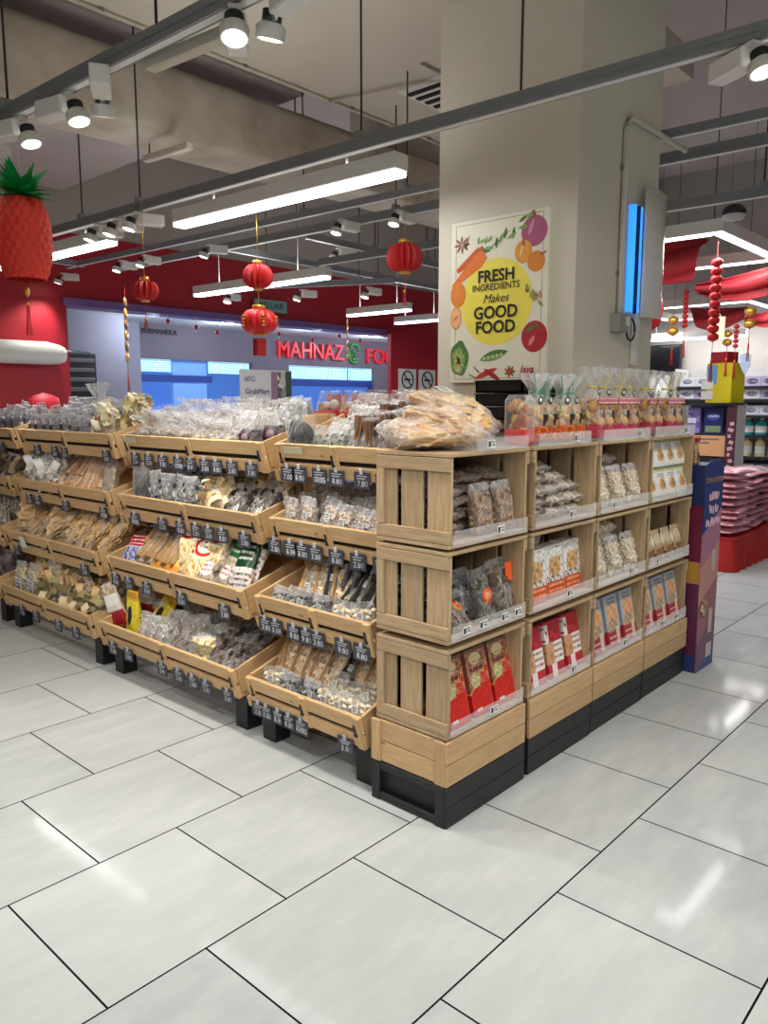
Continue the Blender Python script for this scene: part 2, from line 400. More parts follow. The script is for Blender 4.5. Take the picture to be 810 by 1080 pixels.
rail('ceiling_rail', 'short slanting grey rail carrying three spotlights before the red fascia', 4.47, 4.2, 6.2, ang=.4636, rods=(.4, 1.5))
def led(label, x, y0, y1, z=2.7, rod=.06, along='y', ang=ANG, power=LED_W, group='linear ceiling lights', h=.085, w_=.11):
    t = thing('linear_light', label, 'ceiling light', (x, y0, z) if along == 'y' else (y0, x, z), (0, 0, ang if along == 'y' else ang-PI/2), group)
    L = y1-y0
    MB().box((0, L/2, h/2), (w_, L, h), bev=.004).build('housing', M_WHITE, t)
    MB().box((0, L/2, -.012), (w_*.82, L-.01, .03)).build('diffuser', M_EMIT, t)
    for y in (L*.2, L*.8): MB().tube([(0, y, h), (0, y, h+rod)], .008 if rod < .1 else .005, 6).build('hanger', M_STEEL, t)
    ud = bpy.data.lights.new('ceiling_fill_lamp', 'AREA'); ud.shape = 'RECTANGLE'; ud.size = w_*.8; ud.size_y = L; ud.energy = power*.34; ud.color = (1, .98, .95)
    uo = bpy.data.objects.new('ceiling_fill_lamp', ud); COL.objects.link(uo); uo.parent = t; uo.location = (0, L/2, h+.012); uo.rotation_euler = (PI, 0, 0)  # added upward lamp that brightens the ceiling; the housing itself is opaque
    ld = bpy.data.lights.new('linear_lamp', 'AREA'); ld.shape = 'RECTANGLE'; ld.size = w_*.8; ld.size_y = L; ld.energy = power; ld.color = (1, .985, .96)
    lo = bpy.data.objects.new('linear_lamp', ld); COL.objects.link(lo); lo.parent = t; lo.location = (0, L/2, -.032)
    return t
led('long white linear light hanging under the rail left of the pillar', 1.17, 1.23, 3.18, power=LED_W*.6)
led('white linear light behind the pineapple lantern', 1.07, 4.03, 5.9, power=LED_W*.6)
led('white linear light glowing left of the double red lantern', 3.30, 4.02, 6.08, power=LED_W*.8, rod=2.1)
led('upper far white linear light in front of the red fascia', 5.9, 5.19, 6.28, power=LED_W*.5, rod=2.1)
led('lower far white linear light beside the pillar edge', 7.15, 5.6, 6.5, power=LED_W*.5, rod=2.1)
for x, y, lb in ((-3.4, -4.6, 'added white linear fill light far behind the camera on the left'), (-3.4, -2.0, 'added white linear fill light behind the camera on the left'), (-1.9, -4.6, 'added white linear fill light behind the camera'), (.2, -4.9, 'added white linear fill light behind the camera on the right'), (2.3, -5.2, 'added white linear fill light far behind the camera on the right')):
    led(lb, x, y, y+1.9, power=LED_W*(1.8 if x < -1 else 1.0))  # unseen fixtures added behind the camera as fill light

led('low far linear light in front of the back wall by the television', 9.5, 2.1, 3.7, z=2.42, power=6, rod=2.4)
# track spotlights
def mk_spot():
    t = thing('track_spotlight', '', 'spotlight')
    mb = MB(); mb.box((0, .07, -.045), (.075, .17, .075), bev=.006); mb.box((0, .0, -.006), (.04, .09, .012)); mb.build('driver_box', M_WHITE, t)
    mb = MB(); mb.tube([(0, -.03, -.05), (0, -.055, -.085)], .012, 8); mb.build('swivel_arm', M_WHITE, t)
    h = MB()
    for k in range(7): h.lathe([(.032, .022+k*.0055), (.032, .025+k*.0055)], n=14)
    h.lathe([(.026, .015), (.026, .06)], n=14)
    ax = Matrix.Translation((0, -.075, -.10)) @ RX(-.3)
    hh = h.build('heat_sink', M_DARKMETAL, t); hh.matrix_local = ax
    h = MB(); h.lathe([(.047, -.024), (.048, .012), (.036, .022)], n=20, caps=False); h.lathe([(.047, -.024), (.041, -.025), (.041, -.018)], n=20, caps=False); hb = h.build('lamp_head', M_WHITE, t); hb.matrix_local = ax
    lens = MB().lathe([(.041, -.0205), (.041, -.018)], n=20).build('lens', M_SPOTEMIT, t); lens.matrix_local = ax
    return t
spot_p = Proto(mk_spot)
def spot(x, y, z=2.77, rz=0, label='', power=SPOT_W, tilt=.45, blend=.7, size=80, group=None):
    M = TX(x, y, z) @ RZ(rz)
    o = spot_p.place(M, label, group)
    ld = bpy.data.lights.new('spot_lamp', 'SPOT'); ld.energy = power; ld.spot_size = math.radians(size); ld.spot_blend = blend; ld.shadow_soft_size = .05; ld.color = (1, .95, .87)
    lo = bpy.data.objects.new('spot_lamp', ld); COL.objects.link(lo); lo.parent = o; lo.location = (0, -.062, -.145); lo.rotation_euler = (-tilt, 0, 0)
    return o
for i, (y, lb) in enumerate(((2.55, 'track spotlight at the left picture edge on the near rail'), (2.17, 'second track spotlight from the left edge on the near rail'), (1.74, 'third track spotlight from the left on the near rail'),
      (1.46, 'fourth track spotlight from the left on the near rail, above the duct'), (.64, 'track spotlight near the top edge, lens showing, on the near rail'), (.42, 'track spotlight with black heat sink cut by the top edge'))):
    spot(-.20-ANG*(y+3), y, 2.77, (-1.2, .3, .2, 2.6, -.7, 2.9)[i], lb)
for y, lb in ((3.98, 'left of three track spotlights between the two linear lights'), (3.70, 'middle of three track spotlights between the two linear lights'), (3.44, 'right of three track spotlights between the two linear lights')):
    spot(.90, y-.1, 2.77, -1.9, lb)
spot(1.05, -.52, 2.77, -.5, 'big track spotlight at the right picture edge beside the pillar')
for x, y, lb in ((2.45, 6.30, 'track spotlight just above the small red lantern on the left'), (2.45, 5.83, 'track spotlight right of the one above the small red lantern'), (2.79, 2.65, 'warm track spotlight above the lantern beside the pillar'), (2.58, 4.88, 'bare track spotlight above the upper double lantern'),
      (2.71, 3.21, 'bright track spotlight under the rail left of the pillar'), (3.54, 4.08, 'small track spotlight below the bright one left of the pillar'),
      (2.41, 7.56, 'far track spotlight left behind the pineapple lantern'), (3.6, 5.95, 'far track spotlight in front of the red fascia, leftmost'), (4.0, 5.15, 'far track spotlight in front of the red fascia, centre'), (4.35, 4.45, 'far track spotlight in front of the red fascia, rightmost')):
    spot(x, y, 2.75 if 'red fascia' in lb else 3.0, R.uniform(-2.2, -1.0), lb, power=SPOT_W*.6)
# extra spots that light the displays from outside the frame
for x, y, lb in ((-1.75, 3.2, 'left of three spotlights facing the racks'), (-1.75, 1.6, 'middle of three spotlights facing the racks'), (-1.75, .2, 'right of three spotlights facing the racks'), (-.7, -1.15, 'left of three spotlights facing the crate wall'), (.6, -1.15, 'middle of three spotlights facing the crate wall'), (1.85, -1.15, 'right of three spotlights facing the crate wall')):
    spot(x, y, 2.77, PI if y < 0 else PI/2, lb+', added outside the view', power=SPOT_W*(.8 if y < 0 else 1))

spot(-.28, -.3, 2.77, 2.134, 'track spotlight aimed at the food poster from outside the view', power=SPOT_W*1.6, tilt=1.27, size=42)
# downlights added to brighten the mall corridor
for i, (x, y) in enumerate(((4.4, 8.9), (6.0, 9.2), (7.8, 9.0), (9.6, 9.2), (11.0, 9.0))):
    t = thing('downlight', ('leftmost', 'second', 'middle', 'fourth', 'rightmost')[i]+' added recessed downlight in the mall ceiling', 'ceiling light', (x, y, 2.8))
    MB().lathe([(.10, -.012), (.10, 0), (.08, 0)], n=20).build('ring', M_WHITE, t); MB().lathe([(.078, -.014), (.078, -.010)], n=20).build('lens', M_SPOTEMIT, t)
    ld = bpy.data.lights.new('mall_fill_lamp', 'POINT'); ld.energy = 34; ld.shadow_soft_size = .08; ld.color = (.85, .9, 1); lo = bpy.data.objects.new('mall_fill_lamp', ld); COL.objects.link(lo); lo.parent = t; lo.location = (0, 0, -.12)
# square light frames over the right-hand aisle
def led_frame(label, x, y, S, z=2.7, power=LED_W*1.3):
    t = thing('square_frame_light', label, 'ceiling light', (x, y, z), group='square frame lights')
    for k, (cx, cy, lx, ly) in enumerate(((S/2, .045, S, .09), (S/2, S-.045, S, .09), (.045, S/2, .09, S-.18), (S-.045, S/2, .09, S-.18))):
        MB().box((cx, cy, .045), (lx, ly, .09)).build('housing', M_WHITE, t); MB().box((cx, cy, -.004), (max(lx-.02, .07), max(ly-.02, .07), .012)).build('diffuser', M_EMIT, t)
        ld = bpy.data.lights.new('frame_lamp', 'AREA'); ld.shape = 'RECTANGLE'; ld.size = lx; ld.size_y = ly; ld.energy = power*.5; lo = bpy.data.objects.new('frame_lamp', ld); COL.objects.link(lo); lo.parent = t; lo.location = (cx, cy, -.014)
    for cx in (.1, S-.1):
        for cy in (.1, S-.1): MB().tube([(cx, cy, .09), (cx, cy, 4.9-z)], .004, 5).build('hanger_wire', M_DARKMETAL, t)
    return t
led_frame('near white square frame light over the right aisle', 3.8, .5, 1.5)
led_frame('far white square frame light over the right aisle', 7.98, 1.58, 1.7)
# ================================================================ crate wall
UNITS = [(0.0, .50), (.53, .53), (1.07, .53), (1.61, .55)]      # x start, width
CRZ = [1.003, .668, .322]; CRH = .325                         # crate floors: top, middle, bottom
UN = ['corner', 'second', 'third', 'fourth']; RN = ['top', 'middle', 'bottom']
M_BACK = flat('dark_backing', '#1c1814', .8)  # near-black standing in for shade at crate backs and tray gaps
def mk_crate(W, D=.335, H=CRH):
    t = thing('wooden_crate', '', 'crate')
    MB().box((W/2, D/2, .007), (W-.002, D, .014), bev=.0015).build('bottom_board', W_CRATE, t)
    MB().box((W/2, D/2, H-.007), (W-.002, D, .013), bev=.0015).build('top_board', W_CRATE, t)
    for s in (0, 1):
        X = lambda x: x if s == 0 else W-x
        for a, b in ((.002, .105), (.127, .225), (.247, D-.002)):
            MB().box((X(.019), (a+b)/2, H/2), (.011, b-a, H-.03), bev=.0015).build('slat', W_CRATE, t)
        for z0, z1 in ((.016, .060), (H-.062, H-.016)):
            MB().box((X(.0065), D/2, (z0+z1)/2), (.012, D-.002, z1-z0), bev=.0015).build('batten', W_CRATE, t)
        MB().box((X(.0065), D-.02, H/2), (.011, .035, H-.126)).build('corner_post', W_CRATE, t)
    MB().box((W/2, D-.006, H/2), (W-.06, .01, H-.032)).build('back_panel', M_BACK, t)  # black sheet in place of the shade at the crate's open back
    mb = MB(); mb.box((W/2, -.006, .034), (W-.035, .003, .055)); mb.box((W/2, .012, .016), (W-.035, .036, .003)); mb.build('clear_lip', M_ACRYL, t)
    return t
for u, (x0, W) in enumerate(UNITS):
    pc = Proto(lambda: mk_crate(W))
    for r_, z in enumerate(CRZ):
        pc.place(TX(x0, 0, z), '%s slatted wooden crate of the %s stack from the near corner' % (RN[r_], UN[u]) if u else '%s slatted wooden crate of the stack at the near corner' % RN[r_], 'stacked wooden crates')
    b = thing('base_crate', 'low two-plank wooden base under the %s crate stack%s' % (UN[u], '' if u == 0 else ' from the corner'), 'crate base', (x0, 0, .155), group='wooden bases of the crate stacks')
    e = .014 if u == 0 else 0
    for k in (0, 1): MB().box((W/2-e/2, -.004, .041+k*.082), (W+e-.004, .016, .079), bev=.0015).build('front_plank', W_BASE, b)
    if u == 0:
        for k in (0, 1): MB().box((.0, .175, .041+k*.082), (.012, .31, .079), bev=.0015).build('side_plank', W_BASE, b)
        for y in (.02, .325): MB().box((-.008, y, .082), (.014, .045, .161), bev=.0015).build('corner_post', W_BASE, b)
    MB().box((W/2, .17, .08), (W-.05, .31, .15)).build('core', W_BASE, b)
    p = thing('plinth', 'black painted wooden plinth under the %s crate stack%s' % (UN[u], '' if u == 0 else ' from the corner'), 'plinth', (x0, 0, 0), group='black plinths of the crate stacks')
    for k in (0, 1): MB().box((W/2-e/2, -.004+.004*u % 2, .039+k*.077), (W+e-.004, .016, .075), bev=.0015).build('front_board', M_BLACKW, p)
    MB().box((W/2, .17, .076), (W-.03, .32, .15)).build('core', M_BLACKW, p)
    if u == 0:
        for y in (.018, .325): MB().box((-.008, y, .076), (.014, .04, .15), bev=.0015).build('corner_post', M_BLACKW, p)
        for z in (.018, .138): MB().box((-.006, .17, z), (.012, .28, .03), bev=.0015).build('side_rail', M_BLACKW, p)
    else:
        MB().box((.006, .17, .076), (.014, .34, .15)).build('side_board', M_BLACKW, p)
# clear trays on top of the corner and second stacks
def clear_tray(x, y, z, W, D, h, label):
    t = thing('clear_display_tray', label, 'display tray', (x, y, z))
    MB().box((W/2, D/2, .002), (W, D, .004)).build('tray_floor', M_ACRYL, t)
    mb = MB(); mb.box((W/2, .002, h/2), (W, .003, h)); mb.build('front_lip', M_ACRYL, t)
    for xx in (.002, W-.002): MB().box((xx, D/2, h/2), (.003, D, h)).build('side_lip', M_ACRYL, t)
    return t
clear_tray(.16, .0, 1.329, .33, .3, .045, 'clear acrylic tray lip along the top of the corner crate')

# ================================================================ tilted trays on racks
TILT = math.radians(16.5); TD = .44; TH = .145
ROWS = [(.15, 1.318), (.11, .995), (.02, .662), (-.04, .306)]   # x and z of the front rim
CN = {'left': 'left rack', 'middle': 'middle rack', 'right': 'right rack', 'edge': 'edge rack'}
RACKS = {'right': (.385, 1.08), 'middle': (1.17, 2.385), 'left': (2.50, 3.72), 'edge': (3.83, 5.0)}
TRN = ['top', 'second', 'third', 'lowest']
def tray_M(row, ytop):
    x, z = ROWS[row]; ca, sa = math.cos(TILT), math.sin(TILT)
    return TX(x+TH*sa, ytop, z-TH*ca) @ RY(-TILT) @ RZ(-PI/2)   # local: x along the front from left to right, y into the depth, z up
def mk_tray(L, D=TD):
    t = thing('wooden_tray', '', 'tray')
    for a, b in ((.0, L/2), (L/2, L)):
        MB().box(((a+b)/2, .009, .1135), (b-a-.002, .016, .063), bev=.0015).build('front_slat', W_TRAY, t)
        MB().box(((a+b)/2, .009, .030), (b-a-.002, .016, .058), bev=.0015).build('front_slat', W_TRAY, t)
    MB().box((L/2, .019, .07), (L-.05, .003, .12)).build('gap_shade_strip', M_BACK, t)  # dark strip painting the shade inside the gap between slats
    for x in (.02, L/2+.018, L-.022):
        MB().box((x, -.001, .0725), (.036, .010, .143), bev=.001).build('front_batten', W_TRAY, t)
        mb = MB(); mb.box((x-.012*(1 if x > L/4 else -1), -.0075, .085), (.009, .006, .048)); mb.box((x-.012*(1 if x > L/4 else -1), -.009, .064), (.016, .007, .009)); mb.build('black_clasp', M_DARKMETAL, t)
    for x in (.007, L-.007): MB().box((x, D/2+.01, TH/2), (.014, D-.02, TH), bev=.0015).build('end_panel', W_TRAY, t)
    for k in range(3): MB().box((L/2, .02+(D-.02)*(k+.5)/3, .050), (L-.03, (D-.02)/3-.002, .012)).build('floor_board', W_TRAY, t)
    MB().box((L/2, D-.007, .06), (L-.03, .012, .10)).build('back_slat', W_TRAY, t)
    return t
for c, (y0, y1) in RACKS.items():
    L = y1-y0
    rk = thing('tray_rack', {'right': 'black-legged wooden rack of tilted trays beside the crate wall', 'middle': 'middle black-legged wooden rack of tilted trays', 'left': 'left black-legged wooden rack of tilted trays', 'edge': 'black-legged tray rack cut by the left picture edge'}[c], 'display rack', (0, y0, 0), group='tray racks along the aisle')
    for x in (.085, .56):
        for y in (.055, L-.055): MB().box((x, y, .10 if x < .2 else .165), (.085, .085, .20 if x < .2 else .33)).build('leg', M_BLACK, rk)
    for y in (-.028, L+.028) if c != 'right' else (L+.026,):
        MB().box((.43, y, .72), (.09, .036, 1.44), bev=.002).build('post', W_TRAY, rk)
        for k, (rx, rz) in enumerate(ROWS): MB().box((rx+.24, y, rz-.10), (.36, .028, .05), rot=(0, -TILT, 0)).build('bracket', W_TRAY, rk)
    for k in range(4): MB().box((.612, L/2, .36+k*.335), (.016, L, .16)).build('back_board', W_TRAY, rk)
    for y in (.02, L-.02): MB().box((.33, y, .165), (.5, .03, .04)).build('side_rail', M_BLACK, rk)
    tp = Proto(lambda: mk_tray(L))
    for r_ in range(4): tp.place(tray_M(r_, y1), '%s tilted pine tray of the %s' % (TRN[r_], CN[c]), 'tilted pine trays')

# price tags clipped along the trays
def mk_tag():
    t = thing('price_tag', '', 'price tag')
    MB().box((0, 0, 0), (.088, .003, .068)).build('slate', M_SLATE, t)
    MB().box((0, -.003, .036), (.016, .009, .022), bev=.001).build('clip', M_CLIP, t)
    mb = MB()
    for z, l in ((.018, .055), (.008, .045)): mb.box((R.uniform(-.006, .006), -.0022, z), (l, .0008, .0035))
    mb.build('product_line', M_CHALK, t)
    return t
tag_p = Proto(mk_tag)
TAGS = {('right', 0): ((.05, '7.00'), (.19, '8.40'), (.37, '10.95'), (.52, '4.10'), (.73, '7.50'), (.9, '6.20')),
 ('right', 1): ((-.02, '2.20'), (.16, '6.36'), (.27, '6.90'), (.39, '2.95'), (.57, '6.90'), (.75, '2.90'), (.93, '4.50')),
 ('right', 2): ((.03, '3.90'), (.16, '5.08'), (.33, '6.20'), (.44, '9.10'), (.54, '3.60'), (.75, '9.60'), (.9, '6.80')),
 ('right', 3): ((.04, '2.20'), (.15, '3.20'), (.26, '6.50'), (.36, '6.20'), (.47, '10.95'), (.85, '5.50')),
 ('middle', 0): ((.06, '2.80'), (.19, '2.00'), (.30, '1.90'), (.42, '12.90'), (.51, '6.80'), (.61, '3.90'), (.69, '4.10'), (.79, '3.40'), (.91, '1.80')),
 ('middle', 1): ((.09, '12.90'), (.33, '2.00'), (.47, '8.20'), (.58, '2.80'), (.67, '3.90'), (.76, '6.50'), (.9, '2.80')),
 ('middle', 2): ((.03, '4.20'), (.16, '3.90'), (.31, '4.60'), (.57, '5.20'), (.86, '2.95')),
 ('middle', 3): ((.06, '1.95'), (.21, '5.10'), (.48, '3.60'), (.60, '2.80'), (.70, '2.45'), (.79, '2.80'), (.93, '3.30')),
 ('left', 0): ((.18, '2.50'), (.38, '3.10'), (.49, '3.60'), (.91, '1.20')), ('left', 1): ((.12, '8.20'), (.22, '4.40'), (.54, '2.00'), (.92, '12.90')),
 ('left', 2): ((.1, '3.20'), (.85, '2.60')), ('left', 3): ((.22, '7.20'), (.39, '3.10'), (.64, '6.60'), (.82, '2.10')), ('edge', 0): ((.8, '2.20'),), ('edge', 2): ((.85, '3.10'),)}
ORD = ['first', 'second', 'third', 'fourth', 'fifth', 'sixth', 'seventh', 'eighth', 'ninth']
for (c, r_), L_ in TAGS.items():
    L = RACKS[c][1]-RACKS[c][0]
    for i, (f, pr_) in enumerate(L_):
        M = tray_M(r_, RACKS[c][1]) @ TX(f*L+.02 if f < .1 else f*L, -.0125, .012 if r_ < 3 else -.004) @ RX(-TILT*.85) @ RY(R.uniform(-.05, .05))
        o = tag_p.place(M, 'slate price tag, %s from the left on the %s tray of the %s' % (ORD[i], TRN[r_], CN[c]), 'slate price tags on the trays')
        text('price_lettering', pr_, .034, M_CHALK, o, (.004, -.0022, -.014), ROT_NY, .0003)
# one blank white card
o = MB().box((0, 0, 0), (.075, .002, .075)).build('white_card', M_LABEL); o.matrix_world = tray_M(2, 3.72) @ TX(.27, -.014, .09)
tag(o, 'blank white card clipped on the third tray of the left rack', 'card')
# worn stickers with letters on the top tray rims
for c, y, s in (('middle', .09, 'SNACKS'), ('right', .12, 'LOCAL')):
    o = MB().box((0, 0, 0), (.12, .0015, .032)).build('rim_sticker', flat('pale_sticker', '#c9c4a4', .6)); o.matrix_world = tray_M(0, RACKS[c][1]) @ TX(y, -.0075, .122)
    tag(o, 'faded paper strip stuck on the top tray rim of the %s' % CN[c], 'sticker')
# rear shelf of the island behind the racks
sh = thing('rear_shelf', 'plain pine shelf behind the racks carrying the red gift packs', 'shelf', (0, 0, 0))
MB().box((.95, 1.35, 1.405), (.5, 1.75, .022), bev=.002).build('top_board', W_TRAY, sh)
MB().box((.72, 1.35, 1.385), (.018, 1.75, .06), bev=.002).build('front_rail', W_TRAY, sh)
for y in (.55, 2.15): MB().box((.95, y, .70), (.44, .03, 1.39)).build('side_panel', W_TRAY, sh)
# ================================================================ goods: makers
def content_mat(name, cols, rough=.6, mott=40):
    t = NT(name); g = t.new('ShaderNodeNewGeometry'); n = len(cols)
    c = t.ramp(g.outputs['Random Per Island'], [((i+.0)/n, x) for i, x in enumerate(cols)], 'CONSTANT')
    f = t.noise(mott, t.coord('Object'), 3); c = t.mix(t.math('MULTIPLY', f, .5), c, cols[0])
    t.bump(f, .5, .003)
    MATS[name] = t.fin(c, rough, 0, .3); return t.m
def base_mat(name, cols, sc=70):
    t = NT(name); v = t.coord('Object'); f = t.vor(sc, v, 'Color'); bw = t.new('ShaderNodeSeparateColor'); t.link(f, bw.inputs[0]); n = len(cols)
    c = t.ramp(bw.outputs[0], [(i/n, x) for i, x in enumerate(cols)], 'CONSTANT'); d = t.vor(sc, v, 'Distance'); t.bump(d, .8, .006)
    MATS[name] = t.fin(c, .6, 0, .3); return t.m
def sp(c, e): return math.copysign(abs(c)**e, c)
def bag_shape(w, d, h, shape, k=1.0, crump=.006, seed=0):
    """returns fn(u,v): u around, v up. shapes: seal (flat sealed top), flop (folded top), gather (tied neck with frill), pillow (sealed both ends), box"""
    def fn(u, v):
        a = u*2*PI
        if shape == 'pillow': b = max(.02, math.sin(PI*min(max(v, .0), 1)))**.5; A = 1-.04*math.sin(PI*v); 
        elif shape == 'seal': b = (min(1, v/.08+.5) if v < .08 else 1) * max(.03, 1-max(0, (v-.45)/.55)**1.6); A = 1
        elif shape == 'gather':
            pts = ((0, .86, .86), (.08, 1, 1), (.45, .98, .95), (.62, .55, .55), (.70, .2, .35), (.76, .28, .45), (.9, .72, .9), (1.0, .9, 1.0))
            for p, q in zip(pts, pts[1:]):
                if p[0] <= v <= q[0]:
                    s_ = (v-p[0])/(q[0]-p[0]); A = p[1]+(q[1]-p[1])*s_; b = p[2]+(q[2]-p[2])*s_; break
            if v > .7: r = 1+.28*math.sin(a*7+seed)*(v-.7)/.3; A *= r; b *= r
        elif shape == 'stand':
            b = min(1, .75+v*3) * max(.08, 1-max(0, (v-.3)/.7)**1.3); A = 1-.08*max(0, v-.7)
        else: b = 1; A = 1
        x = A*w/2*k*sp(math.cos(a), .55 if shape != 'gather' else .8); y = b*d/2*k*sp(math.sin(a), .75); z = h*(.5+(v-.5)*(k if k < 1 else 1))
        q = mnoise.noise((x*26+seed*3.1, y*26, z*22+seed)); q2 = mnoise.noise((x*60, y*60+seed, z*60))
        m = crump*(q+.5*q2)
        return Vector((x+m*.6, y+m, z+m*.4))
    return fn
def planar_uv(mb, w, h):
    for f in mb.b.faces:
        for l in f.loops: l[mb.uv].uv = (l.vert.co.x/w+.5, l.vert.co.z/h)
def film(mb, w, d, h, shape, k=1, crump=.006, nu=26, nv=15, seed=0):
    mb.grid(bag_shape(w, d, h, shape, k, crump, seed), nu, nv)
    if shape in ('box', 'seal', 'stand', 'gather'):
        pass
    bmesh.ops.remove_doubles(mb.b, verts=mb.b.verts, dist=.0002)
    ed = [e for e in mb.b.edges if e.is_boundary]
    if ed and shape != 'gather': bmesh.ops.holes_fill(mb.b, edges=ed)
    return mb
def pieces(mb, fn, kind, n, h, fill, size=1.0, k=.86):
    for i in range(n):
        u, v = R.random(), R.uniform(.04, fill); p = fn(u, v); c = fn(u+.5, v); c = (p+c)/2; p = c+(p-c)*R.uniform(k-.25, k)
        ro = (R.uniform(0, 6), R.uniform(0, 6), R.uniform(0, 6)); s = size*R.uniform(.8, 1.2)
        if kind == 'nut': mb.blob(p, (.011*s, .008*s, .007*s), ro, 1)
        elif kind == 'ball': mb.blob(p, .014*s, ro, 2, jit=.04)
        elif kind == 'lump': mb.blob(p, (.02*s, .016*s, .013*s), ro, 1, jit=.25)
        elif kind == 'stick': mb.box(p, (.0045*s, .005*s, .05*s), ro)
        elif kind == 'bit': mb.box(p, (.016*s, .006*s, .004*s), ro)
        elif kind == 'flake': mb.box(p, (.032*s, .022*s, .002*s), ro)
        elif kind == 'chip': mb.box((p.x*.80, p.y*.98, h*.5+(p.z-h*.5)*.82), (.034*s, .0022*s, .026*s), (R.uniform(-.3, .3), R.uniform(0, 6), R.uniform(-.3, .3)))
        elif kind == 'cube': mb.box(p, (.026*s, .026*s, .026*s), (ro[0]*.1, ro[1]*.1, ro[2]*.1), bev=.002)
        elif kind == 'slice': mb.lathe([(.0, -.003), (.021*s, -.0035), (.022*s, .0), (.021*s, .0035), (.0, .003)], n=12, M=Matrix.Translation(p) @ Euler((PI/2+R.uniform(-.5, .5), 0, R.uniform(-.7, .7))).to_matrix().to_4x4(), caps=False)
        elif kind == 'cookie': mb.lathe([(.0, -.006), (.024*s, -.006), (.028*s, .0), (.022*s, .007), (.0, .009)], n=12, M=Matrix.Translation(p) @ Euler(ro).to_matrix().to_4x4(), caps=False)
        elif kind == 'curl':
            e = Euler(ro).to_matrix(); pts = [p+e @ Vector((.026*s*math.cos(q*.9), .026*s*math.sin(q*.9), .006*q*s)) for q in range(5)]; mb.strip(pts, e @ Vector((0, .004*s, .026*s)))
        elif kind == 'long': mb.box((p.x, p.y, h*.5), (.012*s, .008*s, h*.86*R.uniform(.85, 1)), (R.uniform(-.05, .05), R.uniform(-.08, .08), R.uniform(0, 3)))
        elif kind == 'sheet':
            ph = R.uniform(0, 6); yy = p.y
            mb.grid(lambda a, b: Vector((p.x*.5+(a-.5)*h*.16*s*3, yy+.006*math.sin(a*5+ph)+.006*math.sin(b*7+ph), h*(.08+b*.84*fill)+.004*math.sin(a*9))), 4, 8)
    return mb
def sticker(par, loc, sz, m=None, m2=None, round_=False, name='sticker'):
    mb = MB()
    if round_: mb.lathe([(0, -.0005), (sz[0]/2, -.0005), (sz[0]/2, .0005), (0, .0005)], n=20, M=RX(PI/2), caps=False); mb.lathe([(0, .0007), (sz[0]*.28, .0007), (sz[0]*.28, .001), (0, .001)], n=14, M=RX(PI/2), mat=1, caps=False)
    else:
        mb.box((0, 0, 0), (sz[0], .001, sz[1]))
        for i in range(3): mb.box((-sz[0]*.05, -.0008, sz[1]*(.28-.26*i)), (sz[0]*(.7-.12*i), .0006, sz[1]*.09), mat=1)
    o = mb.build(name, [m or M_LABEL, m2 or MATS['black_ink']], par, loc); return o
def mk_bag(name, cat, w, d, h, shape, piece, n, cols, fill=.8, base=None, size=1.0, stick=None, fm=None, seed=0, crump=.011, lump=.84, bsc=70, extra=None):
    def f():
        mb = film(MB(), w, d, h, shape, 1, crump, seed=seed); o = mb.build(name, fm or FILM); o['category'] = cat
        fn = bag_shape(w, d, h, shape, .96, crump, seed)
        cm = content_mat(name+'_pieces', cols) if name+'_pieces' not in MATS else MATS[name+'_pieces']
        bm_ = base_mat(name+'_filling', base or cols, bsc) if name+'_filling' not in MATS else MATS[name+'_filling']
        mb = MB()
        if lump:
            mb.grid(lambda a, b: (lambda p, q: (p+q)/2+(p-q)/2*lump)(fn(a, .03+b*(fill-.03)), fn(a+.5, .03+b*(fill-.03))), 16, 8)
            bmesh.ops.remove_doubles(mb.b, verts=mb.b.verts, dist=.0002)
            bmesh.ops.holes_fill(mb.b, edges=[e for e in mb.b.edges if e.is_boundary])
        for f_ in mb.b.faces: f_.material_index = 1
        pieces(mb, fn, piece, n, h, fill, size, .9)
        tag(mb.build('contents', [cm, bm_], o), kind='stuff')
        if stick: sticker(o, (stick[0], -d*.5*(1 if shape != 'pillow' else .9)-.001, stick[1]), stick[2], *stick[3:])
        if extra: extra(o, w, d, h)
        return o
    return Proto(f)
